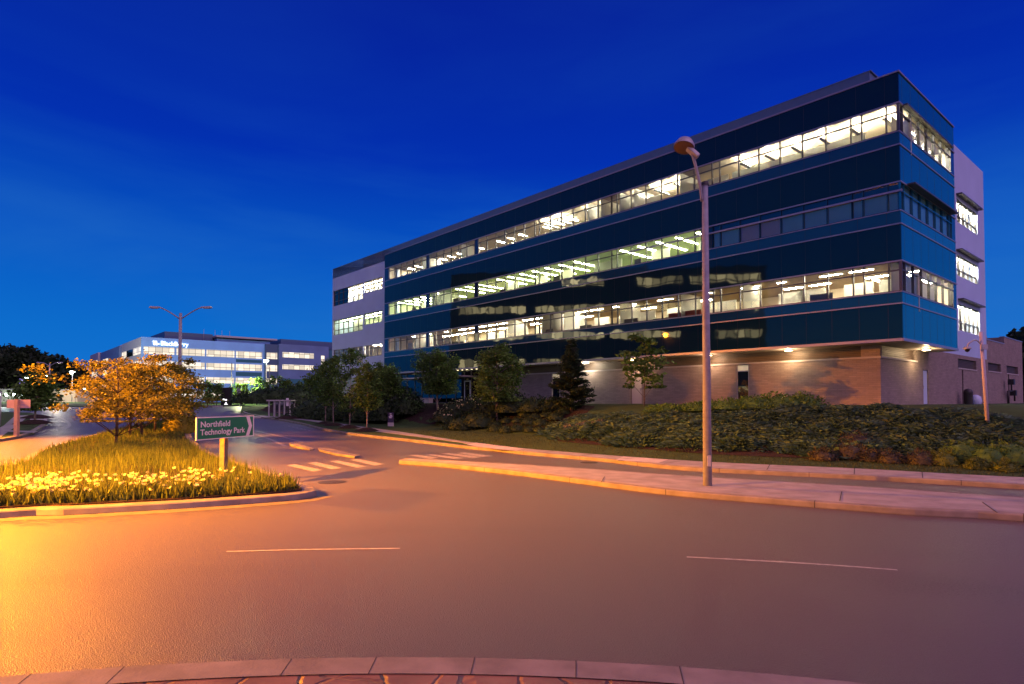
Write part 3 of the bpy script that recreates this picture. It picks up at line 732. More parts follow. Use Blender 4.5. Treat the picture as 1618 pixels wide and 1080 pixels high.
# brick ground floor with louvre band, sill course, doors
GH = [(25.35, 26.3, 0, 2.5), (17.06, 18.05, 0, 2.52), (8.86, 9.72, 0, 2.5)]
br = MB(); holed(br, 'x', CX0, .3, CY0, 30.15, -.3, 2.5, GH)
SH_ = [(8.45, 9.45, 0, 2.1), (16.92, 17.3, 0, 2.38), (16.0, 20.85, 2.5, 3.14)]
holed(br, 'y', CY0, .3, CX0+.3, 7.3, -.3, 2.5, []); holed(br, 'y', CY0, .3, 7.3, CX1, -.3, 3.4, SH_)
br.box(CX0, CX0+.3, CY0, CY0+.95, 2.6, 3.2); br.box(CX0+.002, CX0+.3, 30.15, 31.2, -.3, 3.2)
br.build('brick_wall', M['brick'], OB)
sl = MB(); sl.box(CX0-.05, CX0+.28, CY0-.05, 30.15, 2.5, 2.6); sl.box(CX0+.28, 7.35, CY0-.05, CY0+.28, 2.5, 2.6); sl.box(15.95, 20.9, CY0-.04, CY0+.2, 2.42, 2.5); sl.build('sill_course', M['concrete_new'], OB)
lv, lv2, lv3 = MB(), MB(), MB()
for k in range(6):
    z = 2.64 + k*.1; lv.box(CX0+.16, CX0+.2, CY0+.95, 30.1, z, z+.075); lv2.box(CX0+.3, 7.25, CY0+.16, CY0+.2, z, z+.075)
    lv3.box(16.02, 20.8, CY0+.12, CY0+.16, 2.52+k*.1, 2.595+k*.1)
for q in (lv, lv2, lv3): q.build('louvre', M['louver'], OB)
lb = MB(); lb.box(CX0+.22, CX0+.3, CY0+.9, 30.1, 2.6, 3.2); lb.box(CX0+.3, 7.3, CY0+.22, CY0+.3, 2.6, 3.2); lb.box(16.0, 20.85, CY0+.2, CY0+.3, 2.5, 3.14); each(lb, 'louvre_back', M['dark'], OB)
d_ = MB(); d_.box(CX0+.08, CX0+.13, 17.1, 18.0, .02, 2.48); dd = d_.build('door', mat('pale_door', (.52, .46, .44), .5), OB)
hn = MB(); hn.box(CX0+.03, CX0+.08, 17.18, 17.22, .95, 1.15); hn.build('handle', M['metal'], dd)
d_ = MB(); d_.box(8.5, 9.4, CY0+.06, CY0+.1, .02, 2.08); dd = d_.build('door', M['white'], OB)
hn = MB(); hn.box(8.58, 8.62, CY0+.02, CY0+.06, .95, 1.15); hn.build('handle', M['metal'], dd)
d_ = MB(); d_.box(16.94, 17.28, CY0+.1, CY0+.15, .02, 2.36); d_.build('door', M['dark'], OB)
for a, b in ((25.35, 26.3), (8.86, 9.72)):
    f = MB(); f.box(CX0+.05, CX0+.15, a, a+.07, 0, 2.5); f.box(CX0+.05, CX0+.15, b-.07, b, 0, 2.5); f.box(CX0+.05, CX0+.15, a+.07, b-.07, 2.05, 2.12); w_ = f.build('glass_door', M['metal'], OB)
    p_ = MB(); p_.box(CX0+.09, CX0+.11, a+.07, b-.07, 0, 2.05); p_.build('pane', M['glass_dark'], w_)
    p_ = MB(); p_.box(CX0+.09, CX0+.11, a+.07, b-.07, 2.12, 2.45); p_.build('lit_transom', emis('lit_transom', (.8, .62, .25), .35), w_)
# glazed entrance
en = MB()
for y in [31.2, 32.6, 34.0, 35.6, 37.4, 38.5, 40, 41.6, 43.2, 44.8, 46.2, 47.6, 49.2, 50.6, 51.9]: en.box(CX0+.0, CX0+.12, y-.04, y+.04, 0, 3.15)
en.box(CX0+.01, CX0+.11, 31.2, 51.9, 2.5, 2.58); en.box(CX0+.01, CX0+.11, 31.2, 51.9, 0, .1)
en.build('entrance_frame', M['mullion'], OB)
eg = MB(); eg.box(CX0+.05, CX0+.07, 31.2, 51.9, 0, 3.15); eg.build('entrance_glass', mat_glass('entrance_glass', (.30, .42, .42), .06), OB)
ew = MB(); ew.box(CX0+5, CX0+5.1, 31, 52, 0, 3.2); ew.box(CX0+.2, CX0+5, 31.1, 31.2, 0, 3.2); ew.box(CX0+.2, CX0+5, 51.9, 52, 0, 3.2); ew.build('lobby_wall', mat('lobby_wall', (.10, .17, .18), .8), OB)
el = MB()
for k in range(9): el.box(CX0+1.2, CX0+1.4, 33+k*2.1, 33.25+k*2.1, 3.12, 3.16); el.box(.5, .62, 33.2+k*.75, 33.32+k*.75, SOF-.045, SOF-.035)
each(el, 'entrance_light', emis('entrance_downlight', (1, .8, .45), 9), OB)
df = MB()
for y in (37.5, 38.4): df.box(CX0-.06, CX0-.0, y-.05, y+.05, 0, 2.2)
df.box(CX0-.06, CX0, 37.5, 38.4, 2.1, 2.2); df.build('entrance_door', M['white'], OB)
cn = MB(); cn.box(-1.0, CX0-.05, 36.2, 48, 2.5, 2.62); cn.build('entrance_canopy', M['metal'], OB)
# lower part of the white tower, with one tall lit window
tb = MB(); holed(tb, 'x', CX0+.05, .25, YL, CY1, 0, 3.2, [(54.85, 57.8, .3, 3.05)]); tb.build('tower_base', M['greypanel'], OB)
window(54.85, 57.8, [54.85, 55.6, 56.3, 57.1, 57.8], .3, 3.05, .75, off=CX0+.1)
lw = MB(); lw.box(CX0+1.6, CX0+1.7, 54, 58.6, 0, 3.2); lw.box(CX0+.3, CX0+1.7, 54, 54.1, 0, 3.2); lw.box(CX0+.3, CX0+1.7, 58.5, 58.6, 0, 3.2); lw.build('room_walls', mat('yellow_room', (.7, .55, .22), .9), OB)
ll = MB(); ll.box(CX0+.6, CX0+.9, 54.6, 58, 3.1, 3.14); each(ll, 'ceiling_light', lightm[2], OB)
# low rear wing in brick
wg = MB(); HL = [(24.3, 28.5, 2.56, 3.2), (30.55, 35.0, 2.56, 3.2), (31.0, 31.5, 0, 2.45)]
holed(wg, 'y', CY0, .3, CX1+.002, 29.9, -.3, 4.95, HL[:1]); holed(wg, 'y', CY0, .3, 29.9, 36.9, -.3, 5.55, HL[1:])
wg.box(24.3, 36.9, 20, 20.3, -.3, 5.5); wg.box(36.6, 36.9, CY0+.3, 20, -.3, 5.55); wg.box(29.9, 30.1, CY0+.3, 20, 4.9, 5.55)
wg.build('brick_wing', M['brick'], OB)
rf = MB(); rf.box(CX1, 29.95, CY0+.3, 20, 4.6, 4.7); rf.box(30.1, 36.6, CY0+.3, 20, 5.2, 5.3); rf.build('wing_roof', M['greypanel'], OB)
for a, b, z0, z1 in HL[:2]:
    lv = MB()
    for k in range(6): lv.box(a, b, CY0+.14, CY0+.18, z0+.01+k*.105, z0+.085+k*.105)
    lv.box(a, b, CY0+.2, CY0+.3, z0, z1); lv.build('louvre', M['louver'], OB)
sl = MB(); [sl.box(a-.05, b+.05, CY0-.04, CY0+.2, 2.48, 2.56) for a, b, _, _ in HL[:2]]; sl.build('sill_course', M['concrete_new'], OB)
d_ = MB(); d_.box(31.02, 31.48, CY0+.12, CY0+.16, 0, 2.43); d_.build('door', M['dark'], OB)
ru = MB(); ru.box(28.2, 29.8, 2.6, 4.0, 4.7, 5.7); ru.build('rooftop_unit', mat('ochre_unit', (.4, .25, .10), .6), OB)
cp = MB(); cp.box(CX1, 29.9, CY0-.03, CY0+.32, 4.95, 5.02); cp.box(29.88, 36.95, CY0-.03, CY0+.32, 5.55, 5.62); cp.build('coping', M['trim'], OB)
# wall lights under the overhang
def lamp_light(name, loc, energy, col, parent=None, r=.06, spot=None, rot=None):
    d = bpy.data.lights.new(name, 'SPOT' if spot else 'POINT'); d.energy = energy; d.color = col; d.shadow_soft_size = r
    if spot: d.spot_size = rad(spot); d.spot_blend = 1.0
    o = bpy.data.objects.new(name, d); COL.objects.link(o); o.location = loc
    if rot: o.rotation_euler = rot
    if parent: o.parent = parent
    return o
wlm = emis('wall_light_lens', (1, .72, .38), 14); wlw = emis('wall_light_white', (1, .9, .7), 18)
for (x, y, e, c, m_) in ((.75, 6.1, 150, (1, .66, .34), wlm), (.75, 11.3, 120, (1, .62, .36), wlm), (.75, 17.3, 110, (1, .55, .22), wlm), (.75, 21.9, 170, (1, .84, .6), wlw), (6.45, .75, 120, (1, .68, .36), wlm)):
    lb = MB(); lb.box(x-.22, x+.22, y-.22, y+.22, SOF-.09, SOF-.031); fxt = lb.build('wall_light', M['metal'], OB)
    ln = MB(); ln.box(x-.16, x+.16, y-.16, y+.16, SOF-.12, SOF-.092); ln.build('lens', m_, fxt)
    lamp_light('downlight', (x, y, SOF-.3), e, c, OB, .1)

# ------------------------------------------------------------------ plants
def rand_unit(n):
    v = RNG.normal(size=(n, 3)); return v / np.linalg.norm(v, axis=1, keepdims=True)
def leaf_quads(P, size, aspect=.55, up=.35, dirs=None, jit=.35):
    "P (n,3) centres -> (n,4,3) leaf quads"
    n = len(P); d = rand_unit(n) if dirs is None else dirs
    d = d / np.linalg.norm(d, axis=1, keepdims=True)
    r = rand_unit(n); r[:, 2] += up * 0; w = np.cross(d, r); w /= np.linalg.norm(w, axis=1, keepdims=True) + 1e-9
    s = size * (1 + jit * RNG.uniform(-1, 1, n))[:, None]
    a = d * s * .5; b = w * s * .5 * aspect
    return np.stack([P - a, P + b, P + a, P - b], 1)
def blades(P, h, w, lean=.35):
    n = len(P); az = RNG.uniform(0, 2*np.pi, n); hh = h * RNG.uniform(.5, 1.1, n)
    side = np.stack([np.cos(az), np.sin(az), np.zeros(n)], 1) * (w * RNG.uniform(.6, 1.3, n))[:, None]
    az2 = RNG.uniform(0, 2*np.pi, n); ln = lean * hh * RNG.uniform(0, 1, n)
    tip = np.stack([np.cos(az2)*ln, np.sin(az2)*ln, hh], 1)
    return np.stack([P - side*.5, P + side*.5, P + tip], 1)
def bez(a, b, c, n=5):
    return [a*(1-t)**2 + b*2*t*(1-t) + c*t*t for t in [i/n for i in range(n+1)]]
def tree(name, base, h, cw, cb, label, leaf, bark='bark', cat='tree', group=None, n_limb=9, clump=55, lsize=.16, shape='oval', tr=.06, crad=.34, seed=1, lean=0, sub=3, twigs=True):
    "trunk + limbs + a crown of leaf clumps at the limb ends; h height, cw crown width, cb height of the lowest leaves"
    R_ = random.Random(seed); root = thing(name, base, label, cat, group)
    w = MB(); top = Vector((lean, R_.uniform(-.1, .1), h*.93))
    mid = Vector((R_.uniform(-.12, .12), R_.uniform(-.12, .12), h*.5))
    tp = bez(Vector((0, 0, -.1)), mid, top, 8); w.tube(tp, [tr*(1-.85*i/8) for i in range(9)], 7)
    def on_trunk(z): return tp[min(8, max(0, int(z/h*8.6)))]
    C = []
    for i in range(n_limb):
        f = (i+.5)/n_limb; z = cb*.85 + (h*.97-cb*.85)*f
        az = i*2.4 + R_.uniform(-.5, .5)
        if shape == 'oval': rr = cw/2*math.sqrt(max(.06, 1-(2*(f-.42))**2*.85))
        elif shape == 'cone': rr = cw/2*(1.05-f)
        elif shape == 'vase': rr = cw/2*(.55+.6*math.sin(f*2.4))
        else: rr = cw/2*(.75+.4*R_.random())*(1 if f < .75 else .65)
        rr *= R_.uniform(.75, 1.1)
        st = on_trunk(max(cb*.6, z-rr*.55)); rise = {'oval': .25, 'cone': -.05, 'vase': .3, 'layer': .12}[shape]*rr
        en = Vector((math.cos(az)*rr, math.sin(az)*rr, z + rise*.3)); md = (st+en)/2 + Vector((0, 0, rise*.5))
        lp = bez(st, md, en, 4); w.tube(lp, [tr*.38*(1-.75*k/4) for k in range(5)], 5)
        for k in range(sub):
            t = .45+.55*(k+1)/sub; q = lp[min(4, int(t*4))]
            o_ = Vector((R_.gauss(0, .28), R_.gauss(0, .28), R_.gauss(0, .18)))*crad*2.0
            if twigs: w.tube([q, q+o_*.9], [tr*.12, tr*.05], 4)
            C.append((q+o_, crad*R_.uniform(.65, 1.2)*(.6+.5*rr/(cw/2))))
    C.append((top, crad*.8))
    w.build('trunk', M[bark], root)
    P = []; flat = .42 if shape == 'layer' else .75
    for c, r in C:
        n = int(clump*R_.uniform(.6, 1.3)); q = RNG.normal(size=(n, 3))*[r*.5, r*.5, r*.5*flat]; P.append(q+np.array(c))
    P = np.concatenate(P); P[:, 2] = np.maximum(P[:, 2], cb*.75)
    d = rand_unit(len(P)); d[:, 2] *= .5
    quads_obj('crown', leaf_quads(P, lsize, .6, dirs=d), M[leaf], root)
    return root
def conifer(name, base, h, w_, label, seed=3, group=None):
    R_ = random.Random(seed); root = thing(name, base, label, 'tree', group); t = MB(); t.tube([(0, 0, -.1), (0, 0, h*.98)], [.09, .01], 7); P = []; D = []
    n = 0
    while n < 120:
        f = R_.random()**.85; z = .15+(h-.3)*f; r = w_/2*(1.02-f)*R_.uniform(.65, 1.15); az = R_.uniform(0, 6.28)
        a = Vector((0, 0, z)); e = Vector((math.cos(az)*r, math.sin(az)*r, z+r*.22)); t.tube([a, (a+e)/2-Vector((0, 0, .04)), e], [.022, .015, .006], 4)
        m = int(20+r*85); tt = RNG.uniform(.12, 1.05, m)[:, None]; q = np.array(a)+(np.array(e)-np.array(a))*tt; q += RNG.normal(size=(m, 3))*.10*np.array([1, 1, .5]); P.append(q)
        dd = np.tile(np.array((e-a).normalized()), (m, 1))+RNG.normal(size=(m, 3))*.5; D.append(dd); n += 1
    t.build('trunk', M['bark'], root); quads_obj('crown', leaf_quads(np.concatenate(P), .24, .28, dirs=np.concatenate(D)), M['leaf_conifer'], root); return root
def shrub(name, base, rx, rz, label, leaf, cat='shrub', group=None, n=420, ls=.11, seed=0, flowers=0, flmat='petal', ry=None, asp=.55):
    rng = np.random.default_rng(seed+11); root = thing(name, base, label, cat, group); ry = ry or rx
    u = rand_unit(n); u[:, 2] = np.abs(u[:, 2])*1.1-.12; lump = 1+.16*np.sin(u[:, 0]*5+seed)*np.cos(u[:, 1]*4+seed*2)
    P = u*lump[:, None]*rng.uniform(.72, 1.03, n)[:, None]*[rx, ry, rz]; P[:, 2] = np.maximum(P[:, 2], .03)
    d = u+rng.normal(size=(n, 3))*.7
    st = MB(); ic = bmesh.new(); bmesh.ops.create_icosphere(ic, subdivisions=2, radius=1)
    for v in ic.verts: v.co = Vector((v.co.x*rx*.78, v.co.y*ry*.78, max(0.0, v.co.z)*rz*.78))
    st.add([v.co.copy() for v in ic.verts], [tuple(v.index for v in f.verts) for f in ic.faces]); ic.free()
    st.build('inner_leaves', M[leaf], root)
    quads_obj('foliage', leaf_quads(P, ls, asp, dirs=d), M[leaf], root)
    if flowers:
        k = rng.integers(0, n, flowers); Q = P[k]*1.05; Q = Q[Q[:, 2] > rz*.3]
        quads_obj('flowers', leaf_quads(Q, .13, .8), M[flmat], root)['kind'] = 'stuff'
    return root
# golden ornamental trees on the flower median
gold = [(183, 704, 4.5, 5.6, 1.45, 'golden lit multi-branched tree nearest the camera on the flower median', 'vase', 5, 13),
        (205, 690, 4.2, 4.4, 1.35, 'second golden tree on the median, its slim trunk just behind the front tree', 'layer', 6, 11),
        (224, 689.5, 4.0, 4.6, 1.3, 'third golden tree on the median, dark trunk left of the bright shrub', 'layer', 7, 11),
        (245, 682, 4.6, 5.4, 1.3, 'golden tree on the median in front of the central double lamp post', 'layer', 8, 12)]
for px, py, h, cw, cb, lab, shp, sd, nl in gold:
    b = g(px, py, .18); k = b.y/33.0
    tree('golden_tree', b, h*k**.5, cw*k**.6, cb*k**.5 + (.75 if b.y > 36 else .2), lab, 'leaf_gold', cat='tree', group='golden trees on the planted median', n_limb=nl+4, clump=115, lsize=.15, shape='layer', tr=.075, crad=.58, seed=sd, sub=3)
tree('golden_tree', g(272, 676, .18), 4.6, 5.6, 1.4, 'rearmost golden tree on the median, spreading right behind the road sign', 'leaf_gold', group='golden trees on the planted median', n_limb=14, clump=150, lsize=.18, shape='layer', tr=.09, crad=.66, seed=15)
shrub('ornamental_shrub', g(288, 683, .2), 1.15, 1.5, 'bright golden bushy shrub left of the green road sign', 'leaf_gold', n=900, ls=.2, seed=2)
# grasses and flowers of the planted median
def inside(poly, x, y):
    c = False; n = len(poly); j = n-1
    for i in range(n):
        xi, yi, xj, yj = poly[i][0], poly[i][1], poly[j][0], poly[j][1]
        if (yi > y) != (yj > y) and x < (xj-xi)*(y-yi)/(yj-yi)+xi: c = not c
        j = i
    return c
soil = [tuple(p) for p in offset_poly(ISL, .42)]
def scatter(n, test, x0, x1, y0, y1):
    out = []
    while len(out) < n:
        x, y = RNG.uniform(x0, x1), RNG.uniform(y0, y1)
        if test(x, y): out.append((x, y))
    return np.array(out)
frp = [Vector((p[0], p[1])) for p in smooth_pts(fr_edge, 3)]
def dfront(x, y): return (nearest_on(frp, Vector((x, y)))-Vector((x, y))).length
A = scatter(15000, lambda x, y: inside(soil, x, y) and RNG.random() < min(1, 26/max(y, 8)**1.0), -19, -4, 9, 30)
B = scatter(9000, lambda x, y: inside(soil, x, y) and RNG.random() < 1, -34, -9, 22, 52)
df_ = np.array([dfront(x, y) for x, y in A])
tall = df_ > 1.9
cl_ = .55+.45*np.sin(A[:, 0]*1.9+np.sin(A[:, 1]*2.3)*1.5)*np.cos(A[:, 1]*1.7)
def lift(Q, dz=.17): return np.column_stack([Q, np.array([zr(y) for y in Q[:, 1]])+dz])
v1 = np.concatenate([blades(lift(A[tall]), .46*(.75+.5*cl_[tall]), .022), blades(lift(B), .34, .045)])
M['straw_dark'] = leafmat('green_grass', (.035, .06, .014), (.07, .105, .022))
pat = np.sin(v1[:, 0, 0]*1.1+1.5*np.sin(v1[:, 0, 1]*.7))*np.cos(v1[:, 0, 1]*.9+v1[:, 0, 0]*.4)+RNG.normal(size=len(v1))*.45 > .35
v1[pat, 2, 2] -= .08
tag(quads_obj('tall_grass', v1, [M['straw'], M['straw_dark']], midx=pat), 'tall ornamental grass over the back of the flower median, golden under the lamps', 'grass', kind='stuff')
nt_ = ~tall
v2 = blades(lift(A[nt_]), .42*(.7+.4*cl_[nt_]), .05, lean=.7); 
Q = scatter(5200, lambda x, y: inside(soil, x, y) and dfront(x, y) < 2.0, -19, -4, 9, 22)
v2b = blades(lift(Q), .42, .055, lean=.7)
tag(quads_obj('flower_leaves', np.concatenate([v2, v2b]), [M['grassblade'], M['straw']], midx=(RNG.random(len(v2)+len(v2b)) < .5)), 'strappy leaves of the flower border along the median kerb', 'leaves', kind='stuff')
Q = scatter(850, lambda x, y: inside(soil, x, y) and .35 < dfront(x, y) < 2.3 and x < -8.2+.8*RNG.normal() and math.sin(x*2.1+1.3*math.sin(y*3))+RNG.normal()*.6 > -.15, -19, -5, 9, 22)
hz = RNG.uniform(.22, .56, len(Q)); P3 = lift(Q); P3[:, 2] += hz
fl = []
for p in P3:
    k = RNG.integers(4, 7); c = np.tile(p, (k, 1)); az = np.arange(k)*6.283/k+RNG.uniform(0, 6); d = np.stack([np.cos(az), np.sin(az), RNG.uniform(.1, 1.4, k)], 1); fl.append(leaf_quads(c+d*.025, .07, .8, dirs=d))
tag(quads_obj('white_flowers', np.concatenate(fl), M['petal']), 'many small white blossoms along the front of the median bed', 'flowers', kind='stuff')

# street trees in the verge, each with its mulch ring
rowt = [(514, 669.5, 5.2, 1.5, 2.0, 'slender young street tree at the far end of the verge row', 21), (527, 672, 5.4, 1.7, 2.1, 'slim street tree, second from the far end of the verge row', 22),
        (552, 676, 5.9, 2.3, 1.6, 'fuller pale green street tree in front of the white tower', 23), (579.5, 680.5, 4.6, 1.7, 1.9, 'thin trunked street tree nearest the camera in the verge row', 24)]
for px, py, h, cw, cb, lab, sd in rowt:
    b = g(px, py, .13)
    tree('street_tree', b, h, cw, cb, lab, 'leaf_green', 'palebark', group='young street trees along the verge', n_limb=17, clump=85, lsize=.16, shape='oval', tr=.05, crad=.36, seed=sd)
    m_ = MB(); m_.lathe([(.0, .24), (.25, .22), (.6, .1), (.85, .0)], 14); o = m_.build('mulch_mound', M['mulch']); o.location = b
    tag(o, 'dark mulch mound round the foot of the ' + {21: 'farthest', 22: 'second farthest', 23: 'fuller pale green', 24: 'nearest thin'}[sd] + ' street tree', 'mulch mound', 'mulch mounds in the verge')
bank = [('shade_tree', 607, 663, 577, 44, 'leaf_green', 'bushy green tree beside the lit tall window of the white tower', 31, 'oval'),
        ('shade_tree', 691, 648, 556, 56, 'leaf_green', 'dense tree with spreading top in front of the glazed entrance', 32, 'vase'),
        ('shade_tree', 785, 667, 546, 70, 'leaf_green', 'broad rounded green tree with pale trunk left of the pointed conifer', 33, 'oval')]
for nm, px, py, pt, wpx, lf, lab, sd, shp in bank:
    b = hit(px, py); d = b.y; h = (py-pt)/F*d; cw = wpx/F*d
    tree(nm, b, h, cw, h*.36, lab, lf, 'palebark', n_limb=28, clump=140, lsize=.165, shape=shp, tr=.075, crad=.5, seed=sd, group='trees on the planted bank')
b = hit(1018, 640); d = b.y
tree('sapling', b, 112/F*d, 62/F*d, 38/F*d, 'sparse leaning sapling in front of the pale door in the brick wall', 'leaf_green', 'bark', n_limb=13, clump=34, lsize=.26, shape='layer', tr=.04, crad=.4, seed=45, group='trees on the planted bank', lean=.15)
b = hit(903, 652); d = b.y
conifer('conifer', b, 118/F*d, 80/F*d, 'dark pointed conifer standing before the brick wall')
# far trees at the left end of the office building and behind the shelter
for px, py, dd, pt, wpx, lf, lab, sd in ((492, 650, 92, 592, 26, 'leaf_lime', 'light green upright tree at the end of the hedge by the white tower', 51), (507, 650, 88, 580, 20, 'leaf_green', 'dark slim tree between the light green tree and the white tower', 52),
        (383, 646, 118, 606, 20, 'leaf_lime', 'small lime green tree lit from below beside the black entrance sign', 53), (405, 646, 122, 596, 22, 'leaf_green', 'dark tree behind the lime green tree near the far building', 54),
        (432, 648, 110, 594, 30, 'leaf_green', 'wide dark green tree just left of the bus shelter roof', 55), (452, 650, 108, 600, 26, 'leaf_lime', 'bright topped tree standing over the bus shelter', 56), (470, 650, 104, 604, 18, 'leaf_green', 'small green tree to the right of the bus shelter', 57),
        (328, 648, 112, 602, 22, 'leaf_green', 'small tree between the golden trees and the black entrance sign', 58), (342, 648, 112, 606, 18, 'leaf_green', 'small narrow tree directly left of the black entrance sign', 59), (366, 650, 124, 612, 18, 'leaf_green', 'small tree behind the black entrance sign', 60)):
    bb = at(px, py, dd); bb.z = zr(dd) if dd > 95 else max(zr(dd), terr(bb.x, bb.y)); h = (633-pt)/F*dd+EYE-bb.z; cw = wpx/F*dd
    tree('small_tree', bb, h, cw, h*.3, lab, lf, 'bark', n_limb=12, clump=40, lsize=.4, shape='oval', tr=.09, crad=.75, seed=sd, group='small trees near the far building', sub=2)
# corner tree with a white trunk
b = g(55, 668, .16); d = b.y
tree('corner_tree', b, 76/F*d, 36/F*d, 28/F*d, 'rounded green tree with white trunk on the grassy corner', 'leaf_green', 'palebark', n_limb=16, clump=70, lsize=.3, shape='oval', tr=.09, crad=.75, seed=61)
for px, py, lab in ((55, 669, 'dark mulch mound at the foot of the rounded corner tree'), (58, 660, 'dark mulch mound behind the rounded corner tree')):
    m_ = MB(); m_.lathe([(.0, .35), (.5, .3), (1.1, .12), (1.5, .0)], 14); o = m_.build('mulch_mound', M['mulch']); o.location = g(px, py, .165); tag(o, lab, 'mulch mound')
for px, lab in ((450, 'dark mulch mound left of two in front of the bus shelter'), (463, 'dark mulch mound right of two in front of the bus shelter')):
    m_ = MB(); m_.lathe([(.0, .3), (.4, .25), (.8, .1), (1.0, .0)], 14); o = m_.build('mulch_mound', M['mulch']); o.location = g(px, 661.5, .1) ; tag(o, lab, 'mulch mound')

# hedge masses and shrubs on the bank
hedges = [(472, 655, 2.6, 2.2, 'leaf_dark'), (500, 658, 2.8, 2.3, 'leaf_dark'), (528, 660, 2.6, 2.2, 'leaf_dark'), (556, 662, 2.4, 2.1, 'leaf_dark'), (585, 664, 2.3, 2.0, 'leaf_dark'), (612, 664, 2.2, 1.9, 'leaf_dark'), (640, 654, 2.0, 1.6, 'leaf_dark'), (622, 650, 2.3, 2.4, 'leaf_dark'), (596, 650, 2.3, 2.2, 'leaf_dark'),
          (415, 655, 3.4, 2.4, 'leaf_dark'), (395, 655, 3.0, 1.6, 'leaf_dark'), (440, 653, 3, 2.6, 'leaf_dark')]
hl = ['dark bush right of the bus shelter', 'dark bush behind the farthest street tree', 'dark bush between the second and third street trees', 'dark bush behind the fuller street tree', 'dark bush behind the nearest street tree', 'dark bush left of the small black notice board', 'low dark bush above the small black notice board', 'tall dark bush at the corner of the glazed entrance', 'tall dark bush below the lit tall tower window', 'broad dark bush on the mound left of the bus shelter', 'low dark bush behind the black entrance sign', 'dark bush directly behind the bus shelter']
for i, ((px, py, rx, rz_, lf), lab) in enumerate(zip(hedges, hl)):
    b = hit(px, py)
    if px < 480: b = at(px, py, 84 if px < 450 else 74); b.z = terr(b.x, b.y)
    shrub('bush', b, rx, rz_, lab, lf, 'bush', 'dark bushes along the bank', n=900, ls=.3, seed=i)
for i, (px, py, rx, rz_, lab) in enumerate(((705, 665, 1.2, 1.0, 'white flowering shrub at the lower left of the bank'), (722, 655, 1.4, 1.1, 'white flowering shrub in the middle of the flowering drift'), (742, 648, 1.3, 1.0, 'white flowering shrub by the white framed entrance door'), (757, 645, 1.1, .8, 'small white flowering shrub at the top of the drift'))):
    shrub('flowering_shrub', hit(px, py), rx, rz_, lab, 'leaf_dark', 'shrub', 'white flowering shrubs', n=700, ls=.15, seed=30+i, flowers=130)
for i, (px, py, rx, rz_, lab) in enumerate(((735, 677, 1.6, 1.1, 'large spreading green shrub at the lower edge of the bank'), (758, 674, 1.6, 1.3, 'large green shrub left of the pale trunked tree'), (775, 660, 1.7, 1.3, 'tall green shrub behind the pale trunked tree'), (812, 652, 1.8, 1.4, 'tall dark shrub right of the broad rounded tree'), (845, 650, 1.5, 1.0, 'dark shrub left of the conifer foot'), (868, 648, 1.1, .7, 'low dark shrub beside the conifer foot'))):
    shrub('green_shrub', hit(px, py), rx, rz_, lab, 'leaf_dark', 'shrub', 'large green shrubs on the bank', n=950, ls=.16, seed=40+i)
mounds = [(782, 682), (783, 674), (800, 668), (817, 681), (817, 668), (835, 670), (837, 682), (845, 663), (855, 672), (862, 659), (878, 664), (872, 675), (800, 683), (853, 683), (890, 655), (830, 658)]
proto = None
for i, (px, py) in enumerate(mounds):
    b = hit(px, py); r = .55 + .12*math.sin(i*2.7)
    if proto is None: proto = o = shrub('round_shrub', b, .62, .55, '', 'leaf_dark', n=520, ls=.09, seed=70)
    else: o = copy_tree(proto); o.location = b
    o.rotation_euler.z = i*1.3; o.scale = (r/.6, r/.6, r/.6*(.9+.1*math.cos(i*3)))
    tag(o, 'small clipped round shrub among the rows right of the pale trunked tree', 'shrub', 'clipped round shrubs in rows')
# juniper cover on the bank to the right
def bedtest(px0, px1, py0, py1, n):
    out = []
    while len(out) < n:
        px, py = RNG.uniform(px0, px1), RNG.uniform(py0, py1); out.append(hit(px, py))
    return out
JP, JD = [], []
def pxlo(px): return np.interp(px, [865, 960, 1080, 1300, 1618, 1700], [690, 704, 714, 727, 746, 750])
cnt = 0
while cnt < 150:
    px = RNG.uniform(880, 1660); lo_ = pxlo(px); hi_ = np.interp(px, [880, 1000, 1150, 1400, 1520, 1570, 1620], [674, 662, 655, 652, 655, 672, 700])
    b = hit(px, hi_+(lo_-9-hi_)*RNG.uniform(0, 1)); cnt += 1
    rx = RNG.uniform(.9, 1.7); m = int(430+RNG.uniform(0, 200)); az = RNG.uniform(0, 6.28, m); rr = rx*RNG.uniform(0, 1, m)**.55
    zz = RNG.uniform(.16, .36)*(1.15-(rr/rx)**2)+RNG.normal(size=m)*.05
    q = np.stack([b.x+np.cos(az)*rr, b.y+np.sin(az)*rr*.8, np.zeros(m)], 1); q[:, 2] = [terr(x, y) for x, y in q[:, :2]]; q[:, 2] += np.maximum(zz, .04)
    JP.append(q); JD.append(np.stack([np.cos(az)+RNG.normal(size=m)*.35, np.sin(az)+RNG.normal(size=m)*.35, RNG.uniform(-.05, .45, m)], 1))
JP = np.concatenate(JP); JD = np.concatenate(JD)
tag(quads_obj('juniper_cover', leaf_quads(JP, .28, .26, dirs=JD), M['leaf_juniper']), 'low spreading juniper ground cover over the bank below the brick wall', 'ground cover', kind='stuff')
tops = [(1195, 643, 1.5, .7), (1235, 642, 1.5, .75), (1268, 641, 1.1, .7), (1150, 645, 1.4, .55), (1105, 647, 1.3, .5), (1050, 650, 1.2, .45)]
tl = ['bushy green shrub left of centre under the brick wall', 'bushy green shrub under the second brick wall light', 'rounded green shrub at the right end of the row below the brick', 'low green shrub just right of the lamp pole', 'low green shrub just left of the lamp pole', 'low green shrub right of the leaning sapling']
for i, ((px, py, rx, rz_), lab) in enumerate(zip(tops, tl)): shrub('green_shrub', hit(px, py+2), rx, rz_, lab, 'leaf_green', 'shrub', 'green shrubs along the top of the bank', n=800, ls=.14, seed=90+i)
